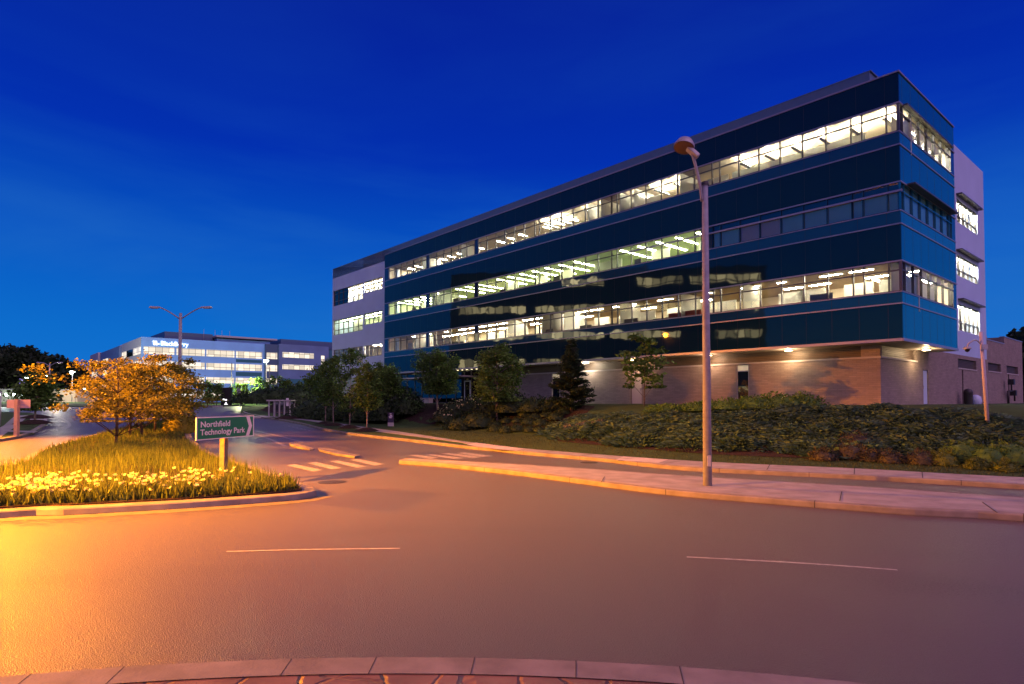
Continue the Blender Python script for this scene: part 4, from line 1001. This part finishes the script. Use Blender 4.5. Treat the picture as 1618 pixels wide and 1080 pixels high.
edge = [(900, 683, .5, .45, 'leaf_silver', 'pale feathery tuft at the left end of the junipers'), (925, 679, .75, .45, 'leaf_silver', 'wide silvery clump at the left end of the junipers'), (950, 675, .7, .4, 'leaf_silver', 'silvery clump highest of the pale drift'),
        (1300, 727, .55, .5, 'leaf_bronze', 'bronze leaved clump low on the bank beside the first green tuft'), (1345, 724, .7, .65, 'leaf_bronze', 'large bronze pink clump low on the bank'), (1375, 729, .45, .5, 'leaf_bronze', 'small bronze clump right of the large pink one'), (1405, 731, .5, .5, 'leaf_bronze', 'bronze clump before the green perennials'), (1455, 733, .6, .55, 'leaf_bronze', 'bronze clump left of the tall green perennials'),
        (1350, 700, .9, .5, 'leaf_bronze', 'reddish drift higher up among the junipers'), (1490, 735, .6, .6, 'straw', 'straw coloured grass clump at the bed edge'), (1520, 730, .8, .8, 'leaf_green', 'tall leafy green perennial clump near the leaning white pole'), (1560, 733, .8, .75, 'leaf_green', 'leafy green perennial clump below the white pole'), (1600, 733, .9, .85, 'leaf_green', 'leafy green perennial clump at the right edge of the bed'), (1545, 741, .45, .4, 'straw', 'low straw tuft in front of the green perennials'), (1590, 744, .45, .4, 'straw', 'low straw tuft at the right end of the bed')]
for i, (px, py, rx, rz_, lf, lab) in enumerate(edge): shrub('perennial_clump', hit(px, py), rx, rz_, lab, lf, 'plant', 'perennials along the bed edge', n=420, ls=.17, asp=.22, seed=110+i, flowers=18 if lf == 'leaf_bronze' else 0, flmat='leaf_bronze')
# mown grass: short blades where the lawn comes near
G = []
Tn = [Vector((p[0], p[1])) for p in T]
for _ in range(15000):
    i = RNG.integers(0, len(Tn)*0.55); p = Tn[int(i)].lerp(Tn[int(i)+1], RNG.random()); s = RNG.uniform(.02, 6)
    if s > lerp_tab(i/6, S0)*1.1+.35: continue
    q = p+Dv*s; G.append((q.x, q.y, terr(q.x, q.y)-.01))
G = np.array(G); tag(quads_obj('mown_grass', blades(G, .085, .03, .8), M['grassblade']), 'short mown grass beside the sidewalk', 'grass', kind='stuff')
# dark woods on the horizon
def woods(name, spec, lab, leaf='leaf_dark'):
    P = []
    for x, y, r, h in spec:
        n = int(900*r*h/60); u = rand_unit(n); q = u*RNG.uniform(.8, 1.05, n)[:, None]*[r, r*.7, h*.55]; q += [x, y, zr(y)+h*.5]
        q[:, 2] += np.sin(q[:, 0]*.9)*.8; P.append(q)
    return tag(quads_obj(name, leaf_quads(np.concatenate(P), 1.5, .7), M[leaf]), lab, 'woods', kind='stuff')
sp_ = []
for px, pt in ((-40, 560), (-10, 556), (15, 551), (38, 553), (60, 563), (80, 566), (95, 575), (112, 585), (135, 598), (155, 606), (-70, 556), (-110, 560)):
    d = 235+RNG.uniform(-12, 12); x = (px-CX)/F*d; h = (633-pt)/F*d+.3; sp_.append((x, d, 10.5, h))
woods('woods', sp_, 'dark mass of tall trees behind the parking lots at the left')
sp_ = [((px-CX)/F*420, 420, 14, 9+2*math.sin(px)) for px in range(-150, 820, 28)]+[((px-CX)/F*150, 150+RNG.uniform(-8, 8), 9, 17+2*math.sin(px)) for px in range(1606, 1760, 20)]
woods('distant_woods', sp_, 'low distant belt of trees along the horizon')

# ------------------------------------------------------------------ far office building (same orientation), its sign and rooftop
FB0 = at(222, 633, 150); FB0.z = 0.3
FB = thing('far_office_building', FB0, 'distant blue lit office building with glowing sign on its top band', 'building', rz=TH)
fw = mat_litwin('far_lit_windows', (1, .86, .66), .6, 1.35, 1.5, 1.1)
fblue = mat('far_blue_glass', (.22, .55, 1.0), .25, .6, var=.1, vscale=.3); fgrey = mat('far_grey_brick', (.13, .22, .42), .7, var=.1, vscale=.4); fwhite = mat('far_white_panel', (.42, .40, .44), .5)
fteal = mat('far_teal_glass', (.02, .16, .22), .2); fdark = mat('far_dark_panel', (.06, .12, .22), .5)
def fz(py): return (633-py)/F*150+EYE-FB0.z         # heights on the front corner
hs = [(fz(558), fz(546.5)), (fz(580), fz(569)), (fz(603), fz(593)), (fz(628), fz(617))]; ftop = fz(531.5)
# street face runs along local x; the other visible face along local y
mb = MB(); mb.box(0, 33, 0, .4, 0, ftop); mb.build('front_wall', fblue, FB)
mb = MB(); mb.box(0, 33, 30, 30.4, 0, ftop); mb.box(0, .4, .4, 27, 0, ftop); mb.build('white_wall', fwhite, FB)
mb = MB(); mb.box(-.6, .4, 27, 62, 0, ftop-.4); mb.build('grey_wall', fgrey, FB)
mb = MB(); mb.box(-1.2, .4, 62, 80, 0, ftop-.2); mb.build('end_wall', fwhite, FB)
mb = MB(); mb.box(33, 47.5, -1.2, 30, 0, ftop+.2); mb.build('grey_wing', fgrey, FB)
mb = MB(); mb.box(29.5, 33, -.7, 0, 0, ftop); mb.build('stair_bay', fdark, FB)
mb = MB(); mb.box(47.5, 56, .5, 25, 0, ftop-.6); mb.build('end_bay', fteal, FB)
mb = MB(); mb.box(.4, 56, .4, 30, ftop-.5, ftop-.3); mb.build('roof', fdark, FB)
for k, (a, b) in enumerate(hs):
    for x0, x1 in ((.5, 7.2), (7.7, 14.3), (14.7, 21.6), (22, 28.8)):
        mb = MB(); mb.box(x0, x1, -.04, .0, a, b); mb.build('window', fw, FB)
    mb = MB(); mb.box(29.8, 32.7, -.75, -.7, a, b); mb.build('window', fw, FB)
    if k < 2: mb = MB(); mb.box(34, 43, -1.25, -1.2, a+.6, b+.3); mb.build('window', fw, FB)
    if k < 3:
        mb = MB(); mb.box(-.05, 0, .6, 10, a, b); mb.build('window', fw, FB)
        mb = MB(); mb.box(-.05, 0, 11, 19, a, b); mb.build('window', M['glass_dark'], FB); mb = MB(); mb.box(-.05, 0, 20, 26.5, a, b); mb.build('window', fw, FB)
        mb = MB(); mb.box(-.65, -.6, 46, 56, a-.3, b-.5); mb.build('window', fw, FB); mb = MB(); mb.box(-1.25, -1.2, 63, 75, a-.3, b-.3); mb.build('window', fw, FB)
mb = MB(); mb.box(22, 28.8, -.03, 0, hs[1][1]+.5, hs[0][0]-.4); mb.box(22, 28.8, -.03, 0, hs[2][1]+.5, hs[1][0]-.4); mb.build('teal_panel', fteal, FB)
mb = MB(); mb.box(34, 43, -1.25, -1.2, hs[2][0], hs[2][1]); mb.build('teal_window', fteal, FB)
mb = MB(); mb.box(45.2, 46.2, -1.25, -1.2, 2.5, hs[0][1]-.2); mb.build('stair_window', fw, FB)
mb = MB(); mb.box(6, 17.5, 5, 22, ftop-.3, ftop+2.2); mb.build('penthouse', fdark, FB)
mb = MB(); mb.box(18, 32, 3, 20, ftop-.3, ftop+1.0); mb.build('penthouse', fblue, FB)
mb = MB(); mb.box(17.4, 33.5, 1.5, 20, ftop+1.3, ftop+1.75); mb.build('roof_canopy', fwhite, FB)
mb = MB(); mb.box(35, 52, 3, 18, ftop, ftop+2.0); mb.build('penthouse', fdark, FB)
for x in (15, 17.8, 19.5, 21.5):
    mb = MB(); mb.tube([(x, 4, ftop), (x, 4, ftop+3.3)], .05, 5); mb.build('antenna', M['galv'], FB)
def text_part(name, body, size, mtl, parent, loc, rot, width=None, extr=.01, off=0.0, align='LEFT'):
    c = bpy.data.curves.new(name, 'FONT'); c.body = body; c.size = size; c.extrude = extr; c.offset = off; c.align_x = align; c.resolution_u = 3
    tmp = bpy.data.objects.new(name, c); COL.objects.link(tmp); bpy.context.view_layer.update()
    me = bpy.data.meshes.new_from_object(tmp.evaluated_get(bpy.context.evaluated_depsgraph_get())); bpy.data.objects.remove(tmp)
    if width:
        xs_ = [v.co.x for v in me.vertices]; k = width/(max(xs_)-min(xs_))
        for v in me.vertices: v.co.x *= k
    me.materials.clear(); me.materials.append(mtl)
    o = bpy.data.objects.new(name, me); COL.objects.link(o); o.parent = parent; o.location = loc; o.rotation_euler = rot; return o
glow = emis('sign_glow', (.92, .96, 1), 1.8)
text_part('sign_lettering', 'BlackBerry', 1.55, glow, FB, (4.1, -.12, fz(543.4)), (math.pi/2, 0, 0), width=6.2, extr=.05, off=.008)
em = MB()
for (x, z, s_) in ((0, .0, .9), (.85, .0, .9), (-.12, .62, .9), (.73, .62, .9), (1.5, .3, .9), (-.24, 1.24, .9), (.61, 1.24, .9)):
    x0, z0 = 2.35+x*.6+.2, fz(543.6)+z*.62
    em.box(x0, x0+.4, -.14, -.06, z0, z0+.28)
em.build('sign_emblem', glow, FB)
# neighbour across the street, left of the view; the dark glass mirrors it
NB = thing('neighbour_building', (-66, 15, .2), 'four storey office building across the street whose lit windows mirror in the dark glass', 'building')
nw = mat_litwin('neighbour_lit_windows', (1, .84, .42), .6, 6.0, 1.5, 1.75, .11)
mb = MB(); mb.box(-20, 0, 0, 60, 0, 27.5); mb.build('wall', mat('neighbour_wall', (.06, .055, .06), .6), NB)
for z in (3.6, 8.8, 14, 19.2, 24.2):
    for y in (1, 15.5, 30, 45): mb = MB(); mb.box(0, .08, y, y+(13 if (int(z+y) % 3) else 8), z, z+1.5); mb.build('window', nw, NB)

# ------------------------------------------------------------------ street lamps
def lamp_base(root, r):
    mb = MB(); mb.lathe([(r*1.9, 0), (r*1.9, .04), (r*1.35, .06), (r*1.25, .14), (r, .15)], 16); mb.build('base', M['galv'], root)
# tall lamp on the splitter island
b = g(1118, 767, .15); LA = thing('street_lamp', b, 'tall unlit street lamp with tapering pole and single curved arm on the splitter island', 'street lamp')
ph = at(1118, 290, b.y).z-b.z
mb = MB(); mb.tube([(0, 0, 0), (0, 0, ph*.5), (0, 0, ph)], [.122, .101, .08], 20); mb.build('pole', M['pole'], LA)
mb = MB(); mb.lathe([(.0, .06), (.10, .05), (.105, -.05)], 16, c=(0, 0, ph)); mb.build('cap', M['dark'], LA)
arm = [(-.10, -.03, ph-.5), (-.14, -.03, ph-.1), (-.23, -.03, ph+.34), (-.34, -.02, ph+.78), (-.42, -.0, ph+.95)]
mb = MB(); mb.tube(smooth_pts([(p[0], p[2]) for p in arm], 3) and [(p.x, -.03, p.y) for p in smooth_pts([(q[0], q[2]) for q in arm], 3)], .042, 10)
mb.build('arm', M['pole'], LA)
hd = MB(); hx, hz_ = -.58, ph+1.04
hd.lathe([(.29, -.02), (.29, .04), (.25, .12), (.20, .21), (.12, .255), (.0, .26)], 20); h_ = hd.build('lamp_head', M['galv'], LA); h_.location = (hx, -.0, hz_); h_.rotation_euler = (rad(-14), rad(14), 0)
nk = MB(); nk.box(-.1, .30, -.09, .09, -.10, .03); n_ = nk.build('neck', M['galv'], h_, bevel=.03); n_.location = (.2, -.02, -.03); n_.rotation_euler = (0, rad(32), 0)
ln = MB(); ln.lathe([(.0, -.05), (.2, -.045), (.275, -.022)], 20); ln.build('lens', mat('amber_glass', (.14, .08, .04), .3), h_)
mb = MB(); mb.box(-.05, .05, -.165, -.14, .55, .85); mb.build('access_door', M['galv'], LA)
def double_lamp(name, loc, h, label, rp=.11, span=2.0, lit=False, m='pole', group=None, rz=0, rise=.7):
    root = thing(name, loc, label, 'street lamp', group, rz)
    mb = MB(); mb.tube([(0, 0, 0), (0, 0, h*.5), (0, 0, h)], [rp*1.3, rp*1.1, rp*.85], 14); mb.build('pole', M[m], root); lamp_base(root, rp*1.3)
    for s in (-1, 1):
        mb = MB(); mb.tube(bez(Vector((s*rp, 0, h-.5)), Vector((s*span*.55, 0, h+.62*rise)), Vector((s*span*.85, 0, h+rise)), 8), .06, 8); mb.build('arm', M[m], root)
        hb = MB(); hb.add([(0,-.15,-.03),(1.0,-.2,-.05),(1.0,.2,-.05),(0,.15,-.03),(0,-.1,.1),(.95,-.14,.14),(.95,.14,.14),(0,.1,.1)], [(0,3,2,1),(4,5,6,7),(0,1,5,4),(1,2,6,5),(2,3,7,6),(3,0,4,7)])
        o = hb.build('lamp_head', M['galv'], root, bevel=.03); o.location = (s*span*.82, 0, h+rise-.03); o.rotation_euler = (0, 0, 0 if s > 0 else math.pi)
        l_ = MB(); l_.box(.25, .85, -.12, .12, -.085, -.052); l_.build('lens', sodium if lit else M['galv'], o)
    return root
sodium = emis('sodium_lens', (1, .42, .06), 60)
dd = 58.0; x_ = (283.5-CX)/F*dd; zb_ = zr(dd)+.15
double_lamp('double_street_lamp', (x_, dd, zb_), (633-494)/F*dd+EYE-zb_, 'tall unlit double armed street lamp standing on the median behind the golden trees', rp=.15, span=2.35, rise=.55)
dd = 112.0; x_ = (77.5-CX)/F*dd
double_lamp('double_street_lamp', (x_, dd, zr(dd)), (633-573.5)/F*dd+EYE-zr(dd), 'double armed street lamp far off in front of the dark woods', rp=.13, span=1.6, m='galv', rise=.12)
# sodium lamps that light the roundabout from the left, just outside the picture
SOD = (1.0, .29, .008)
LM = double_lamp('sodium_lamp', (-41, 36, .3), 11.6, 'lit double armed sodium street lamp on the left corner beyond the picture edge', lit=True, span=1.8)
lamp_light('sodium_light', (0, 0, 11.9), 420000, SOD, LM, .35, spot=56, rot=Vector((23, -5, -11.9)).to_track_quat('-Z', 'Y').to_euler())
lamp_light('sodium_light', (.9, 0, 12.0), 210000, SOD, LM, .35, spot=40, rot=Vector((29, -26, -12)).to_track_quat('-Z', 'Y').to_euler())
LB = double_lamp('sodium_lamp', (-24.5, 6.5, .1), 10.0, 'lit double armed sodium street lamp beside the roundabout, left of the flower median', lit=True, span=1.8)
lamp_light('sodium_light', (0, 0, 10.3), 500000, SOD, LB, .3, spot=86, rot=Vector((7.4, 5.0, -10.3)).to_track_quat('-Z', 'Y').to_euler())
# small leaning white lamp on the right
b = hit(1561, 676); d = b.y; hh = (676-526)/F*d; lean_ = (1553-1561)/F*d
WL = thing('yard_lamp', b, 'leaning white pole with small hooded lamp above the perennials on the right', 'street lamp')
mb = MB(); mb.tube([(0, 0, -.2), (lean_*.5, 0, hh*.5), (lean_, 0, hh)], [.075, .07, .06], 12); mb.build('pole', mat('white_pole', (.50, .43, .46), .5, var=.08), WL)
zt = hh-(548-526)/F*d; xl = lean_*.88
mb = MB(); mb.tube(bez(Vector((xl, 0, zt)), Vector((xl-.2, 0, zt+.35)), Vector((xl-.45, -.05, zt+.16)), 6)+bez(Vector((xl-.47, -.05, zt+.15)), Vector((xl-.6, -.05, zt+.1)), Vector((xl-.62, -.05, zt-.1)), 4), .028, 8); mb.build('arm', M['galv'], WL)
mb = MB(); mb.lathe([(.0, .10), (.10, .08), (.15, .0), (.14, -.02)], 14); o = mb.build('lamp_head', M['galv'], WL); o.location = (xl-.62, -.05, zt-.12)
mb = MB(); mb.lathe([(.0, -.14), (.07, -.11), (.10, -.02)], 14); mb.build('lens', M['dark'], o)
mb = MB(); mb.box(xl-.10, xl+.14, -.15, -.1, zt-.16, zt+.04); mb.build('bracket', M['galv'], WL)
# lit lamps of the far parking lot
coolw = emis('cool_lamp', (.75, 1, .9), 16)
for px, py, dd, lab in ((43.5, 596, 150, 'lit cool white parking lot lamp farthest left, behind the blue sign'), (74, 592, 145, 'lit cool white parking lot lamp beside the far double lamp post'), (114.5, 587, 140, 'lit cool white parking lot lamp above the low beige building'), (134, 614, 150, 'lit small lamp showing through the left branches of the golden tree'), (421, 569, 128, 'lit lamp on a slim post before the teal bay of the far building')):
    p = at(px, py, dd); z0 = zr(dd)-.3; root = thing('parking_lamp', (p.x, p.y, z0), lab, 'street lamp', 'lit lamps of the far parking lots'); h = p.z-z0
    mb = MB(); mb.tube([(0, 0, 0), (0, 0, h)], .09, 6); mb.build('pole', M['galv'], root)
    mb = MB(); mb.box(-.35, .35, -.3, .3, h, h+.18); o = mb.build('lamp_head', M['galv'], root)
    mb = MB(); mb.box(-.38, .38, -.34, -.3, h-.45, h+.12); mb.box(-.38, .38, -.3, .3, h-.1, h-.002); mb.build('lens', coolw, o)
lot = bpy.data.objects
# flood light of the far lots (from the lit lamps there)
for nm, (px, dd, z, e, c) in {'a': (100, 134, 6, 9000, (1, .92, .7)), 'b': (10, 140, 6, 7000, (.8, 1, .75)), 'c': (395, 122, 5, 9000, (.95, 1, .5))}.items():
    p = at(px, 633, dd)
    near = min((o for o in bpy.data.objects if o.name.startswith('parking_lamp')), key=lambda o: (o.location-p).length)
    lamp_light('lot_light', (p.x-near.location.x, p.y-near.location.y-2, z), e, c, near, .4)
for px, dd, top, lab in ((366, 120, 573, 'thin dark flagpole like post before the far building'), (426, 126, 580, 'second slim post right of the lit post by the far building'), (144, 148, 590, 'slim pale post behind the golden tree left of the far building')):
    p = at(px, top, dd); mb = MB(); mb.tube([(0, 0, 0), (0, 0, p.z-zr(dd))], [.09, .06], 6); o = mb.build('slim_post', M['mullion'], None); o.location = (p.x, dd, zr(dd)); tag(o, lab, 'post')

# ------------------------------------------------------------------ signs
pb = Vector((-8.62, 18.35, .15)); SGN = thing('road_sign', pb, 'green road sign reading Northfield Technology Park on a wooden post among the flowers', 'road sign')
TL, TR_, BR_, BL = (309.7, 659.3), (400.9, 655.9), (400, 688.2), (310, 696)
dl, dr = 17.45, 19.9
tl, tr2 = at(*TL, dl), at(*TR_, dr); bl, br2 = at(*BL, dl), at(*BR_, dr)
ax = Vector((tr2.x-tl.x, tr2.y-tl.y, 0)); sw = ax.length; axn = ax.normalized(); ang = math.atan2(axn.y, axn.x)
zt_ = (tl.z+tr2.z)/2; zb2 = (bl.z+br2.z)/2; shh = zt_-zb2
pan = empty('sign_panel_frame', (0, 0, 0)); bpy.data.objects.remove(pan)
mb = MB(); mb.box(0, sw, -.012, .012, 0, shh, 0)
pnl = mb.build('panel', M['reflective'], SGN); pnl.location = (tl.x-pb.x, tl.y-pb.y, zb2-pb.z); pnl.rotation_euler = (0, 0, ang)
mb = MB(); mb.box(.045, sw-.05, -.016, -.013, .028, shh-.028); mb.build('green_field', M['green'], pnl)
ch = MB(); x0 = sw*.885; x1 = sw-.06; w_ = sw*.065
x0 = sw*.845; xm = sw*.955
ch.add([(x0, -.02, shh-.03), (x0+w_, -.02, shh-.03), (xm+.01, -.02, shh*.5), (xm+.01-w_*.95, -.02, shh*.5)], [(0,1,2,3)]); ch.add([(xm+.01-w_*.95, -.02, shh*.5), (xm+.01, -.02, shh*.5), (x0+w_*.9, -.02, .03), (x0-.01, -.02, .03)], [(0,1,2,3)])
ch.build('arrow_chevron', M['reflective'], pnl)
text_part('lettering', 'Northfield', .235, M['reflective'], pnl, (sw*.06, -.019, shh*.56), (math.pi/2, 0, 0), width=sw*.485, extr=.002, off=.004)
text_part('lettering', 'Technology Park', .235, M['reflective'], pnl, (sw*.06, -.019, shh*.215), (math.pi/2, 0, 0), width=sw*.765, extr=.002, off=.004)
mb = MB(); mb.box(-.085, .085, -.085, .085, -.15, zt_-pb.z-.02); po = mb.build('post', M['wood'], SGN, bevel=.012)
pc = at(352.5, 700, 18.72); po.location = (pc.x-pb.x, pc.y-pb.y+.05, 0); po.rotation_euler = (0, 0, ang)
# back of a sign on the far left corner
b = g(26, 688, .16); BS = thing('road_sign', b, 'back of a blank panel sign on a square post on the grassy corner', 'road sign'); d = b.y
hp = (688-633)/F*d*0+EYE-b.z+(633-630.5)/F*d; pw_ = 37/F*d; phh = 14/F*d
wd2 = mat('painted_post', (.40, .27, .24), .7, var=.15, vscale=5)
mb = MB(); mb.box(-.10, .10, -.1, .1, -.1, hp); mb.build('post', wd2, BS)
mb = MB(); mb.box(-pw_/2, pw_/2, .102, .13, hp-phh, hp-.02); mb.build('panel', mat('sign_back', (.50, .36, .38), .5, metal=.2, var=.06), BS)
# edge post at the far left of the picture
b = g(0, 672, .16); mb = MB(); mb.tube([(0, 0, 0), (0, 0, 2.6)], .05, 8); o = mb.build('sign_post', M['galv'], None); o.location = b; tag(o, 'thin pale post at the left edge of the corner lawn', 'post')
# blue parking sign
dd = 118; p = at(35, 602, dd); BP = thing('blue_sign', (p.x, p.y, zr(dd)), 'blue glowing square sign with white symbol left of the corner tree', 'sign')
mb = MB(); mb.tube([(0, 0, 0), (0, 0, p.z-zr(dd))], .05, 6); mb.build('post', M['galv'], BP)
s_ = .52; mb = MB(); mb.box(-s_, s_, -.05, .05, p.z-zr(dd)-s_, p.z-zr(dd)+s_); mb.build('panel', emis('blue_panel', (.0, .04, .55), .5), BP)
mb = MB(); z0 = p.z-zr(dd); mb.add([(-.25, -.06, z0-.25), (.25, -.06, z0-.25), (.0, -.06, z0+.3)], [(0, 1, 2)]); mb.build('symbol', emis('white_symbol', (.8, .85, 1), .9), BP)
# black entrance sign with white writing
dd = 112; p = at(358, 627, dd); z0 = zr(dd); ES = thing('entrance_sign', (p.x, p.y, z0), 'black upright entrance sign with white writing before the far building', 'sign')
w2 = 8.5/F*dd; zt = (633-612)/F*dd+EYE-z0; zl = (633-645)/F*dd+EYE-z0
mb = MB(); mb.box(-w2, w2, -.15, .15, max(zl, .05), zt); mb.build('panel', M['black'], ES)
mb = MB(); mb.box(-w2*.8, w2*.8, -.1, .1, -.2, max(zl, .05)); mb.build('base', M['concrete'], ES)
gw = emis('sign_white_light', (1, 1, 1), 1.6)
def zpy(py): return (633-py)/F*dd+EYE-z0
mb = MB(); mb.box(-w2*.62, -w2*.3, -.18, -.152, zpy(632.5), zpy(629.6)); mb.box(-w2*.2, w2*.15, -.18, -.152, zpy(632.5), zpy(630.4)); mb.build('lettering', gw, ES)
mb = MB(); mb.add([(-.35, -.17, zpy(639)), (.35, -.17, zpy(639)), (.2, -.17, zpy(637)), (.0, -.17, zpy(634.5)), (-.2, -.17, zpy(637))], [(0, 1, 2, 3, 4)]); mb.build('emblem', gw, ES)
mb = MB()
for k in range(6): mb.box(-w2*.7+k*w2*.24, -w2*.7+k*w2*.24+w2*.17, -.18, -.152, zpy(643.8), zpy(641.4)+(k % 2)*.05)
mb.build('lettering', gw, ES)
# small dark notice board at the bank
b = hit(617.5, 673); d = b.y; NBD = thing('notice_board', b, 'small dark upright notice board with white print on the grass by the bank', 'sign')
w2 = 4.6/F*d; t2 = 21.5/F*d
mb = MB(); mb.box(-w2, w2, -.06, .06, t2*.27, t2); mb.build('panel', mat('notice_navy', (.03, .02, .06), .5), NBD)
mb = MB(); mb.box(-w2, w2, -.07, .07, 0, t2*.27); mb.build('base', M['concrete_new'], NBD)
mb = MB(); mb.box(-w2*.3, w2*.5, -.07, -.062, t2*.74, t2*.82); mb.box(-w2*.6, w2*.6, -.07, -.062, t2*.66, t2*.715); mb.box(-w2*.5, w2*.35, -.07, -.062, t2*.59, t2*.64); mb.box(-.07, .06, -.07, -.062, t2*.87, t2*.93); mb.build('printing', M['reflective'], NBD)

# ------------------------------------------------------------------ bus shelter, ledge, yard things
dd = 63.0; p0 = at(425, 657, dd); p1 = at(458, 657, dd); zs = zr(dd)+.14; BSH = thing('bus_shelter', (p0.x, dd, zs), 'glass bus shelter with pale metal frame at the far end of the sidewalk', 'bus shelter')
ww = p1.x-p0.x; hs_ = (657-633)/F*dd
hs_ = (633-633.5)/F*dd+EYE-zs
for x in (0, ww*.27, ww*.5, ww*.74, ww): mb = MB(); mb.box(x-.06, x+.06, -.06, .06, 0, hs_); mb.build('post', M['galv'], BSH)
for x in (0, ww): mb = MB(); mb.box(x-.05, x+.05, 1.25, 1.35, 0, hs_); mb.build('post', M['galv'], BSH)
mb = MB(); mb.box(-.2, ww+.2, -.2, 1.5, hs_, hs_+.14); mb.build('roof', M['galv'], BSH)
mb = MB(); mb.box(0, ww, 1.29, 1.31, .2, hs_-.1); mb.build('glass_panel', mat_glass('shelter_glass', (.75, .8, .8), .1), BSH)
mb = MB(); mb.box(ww*.82, ww*.94, -.03, .0, 1.1, 1.9); mb.build('timetable', M['reflective'], BSH)
mb = MB(); mb.box(ww*.2, ww*.7, .9, 1.2, .4, .47); mb.build('bench', M['wood'], BSH)
polysheet('shelter_pad', [(p0.x-4, 62.4), (p1.x+.6, 62.4), (p1.x+.6, 65), (p0.x-4, 65)], M['concrete_new'], .02, .11)
dd = 100; p = at(379.5, 655, dd); mb = MB(); hh = 3.1; BT = thing('bus_stop_sign', (p.x, dd, zr(dd)), 'slim pale bus stop pole with small plate near the black entrance sign', 'sign')
mb.tube([(0, 0, 0), (0, 0, hh)], .05, 6); mb.build('pole', M['galv'], BT); mb = MB(); mb.box(-.55, .0, -.03, .03, hh-1.0, hh); mb.build('plate', mat('plate_grey', (.22, .2, .26), .5), BT)
q = CORNER+RV*(-.9)+LV*41; mb = MB(); mb.box(-.25, .25, 0, 6.6, .0, .42); mb.box(-.33, .33, -.08, 6.68, .42, .5); o = mb.build('ledge', M['concrete_new'], None, bevel=.02); o.location = q; o.rotation_euler = (0, 0, TH); tag(o, 'pale low concrete ledge in front of the glazed entrance', 'ledge')
for i, v in enumerate((31.9, 34.75)):
    q = CORNER+RV*v+LV*.3; mb = MB(); mb.lathe([(.09, -.1), (.09, 1.0), (.07, 1.07), (.0, 1.1)], 12); o = mb.build('bollard', M['yellow'], None); o.location = q
    tag(o, 'yellow bollard ' + ('in front of the gas meter and dark wing door' if i == 0 else 'nearer the right corner of the brick wing'), 'bollard', 'yellow bollards by the brick wing')
q = CORNER+RV*29.6+LV*1.0; GM = thing('gas_meter', q, 'dark gas meter and pipes on the wall of the brick wing', 'gas meter', rz=TH)
mb = MB(); mb.tube([(-1.3, 0, 0), (-1.3, 0, 1.0), (1.1, 0, 1.05), (1.1, 0, .2)], .06, 8); mb.tube([(0, 0, 1.0), (0, 0, 1.75)], .06, 8); mb.build('pipe', M['dark'], GM)
mb = MB(); mb.box(-.25, .25, -.2, .2, 1.55, 2.0); mb.box(.45, .95, -.2, .2, .65, 1.1); each(mb, 'meter', M['dark'], GM)
q = CORNER+RV*15.9+LV*.9; TB_ = thing('trash_can', q, 'dark domed trash can with a white bag beside the grey wing door', 'trash can')
mb = MB(); mb.lathe([(.24, 0), (.27, .75), (.28, .8), (.22, .98), (.0, 1.06)], 16); mb.build('can', M['dark'], TB_)
q = CORNER+RV*16.4+LV*.6; mb = MB(); mb.lathe([(.30, 0), (.36, .2), (.3, .5), (.12, .62), (.0, .64)], 12); o = mb.build('white_sack', M['white'], None); o.location = q; tag(o, 'white sack standing on the ground beside the dark trash can', 'sack')
# low beige building by the far lots
dd = 142; p0 = at(79, 633, dd); p1 = at(122, 633, dd); LBd = thing('low_building', (p0.x, dd, zr(dd)-.6), 'low beige flat building with a dark garage opening under the woods', 'building')
w3 = p1.x-p0.x; bz = (633-616.5)/F*dd+EYE-zr(dd)+.6
beige = mat('beige_wall', (.42, .34, .24), .8, var=.1)
mb = MB(); holed(mb, 'y', 0, .3, 0, w3, 0, bz, [(w3*.1, w3*.45, .8, 2.4)]); mb.box(0, .3, .3, 8, 0, bz); mb.box(w3-.3, w3, .3, 8, 0, bz); mb.build('wall', beige, LBd)
mb = MB(); mb.box(-.2, w3+.2, -.2, 8.2, bz, bz+.25); mb.build('roof', M['concrete'], LBd); mb = MB(); mb.box(w3*.1, w3*.45, 2, 2.1, .8, 2.4); mb.build('garage_opening', M['dark'], LBd)
p0 = at(-20, 633, 150); p1 = at(42, 633, 150); LB2 = thing('low_building', (p0.x, 150, zr(150)-.6), 'long pale low building at the left edge below the woods', 'building')
w3 = p1.x-p0.x; mb = MB(); mb.box(0, w3, 0, 8, 0, bz+.3); mb.build('wall', mat('pale_green_wall', (.38, .42, .32), .8), LB2); mb = MB(); mb.box(-.2, w3+.2, -.2, 8.2, bz+.3, bz+.5); mb.build('roof', M['concrete'], LB2)
mb = MB(); [mb.box(k*w3/5+.5, k*w3/5+1.1, -.06, -.002, bz-1.2, bz-.6) for k in range(5)]; mb.build('wall_lamp', coolw, LB2)
# verges beyond the far road
polysheet('far_lawn', [(-150, 106), (-60, 104), (-52, 100), (-49, 112), (-60, 140), (-150, 140)], M['lawn'], .01, .1)
polysheet('far_path', [at(300, 645, 107)[:2], at(352, 645, 107)[:2], at(352, 645, 104.6)[:2], at(296, 645, 104.6)[:2]], M['concrete_new'], .02, .1)
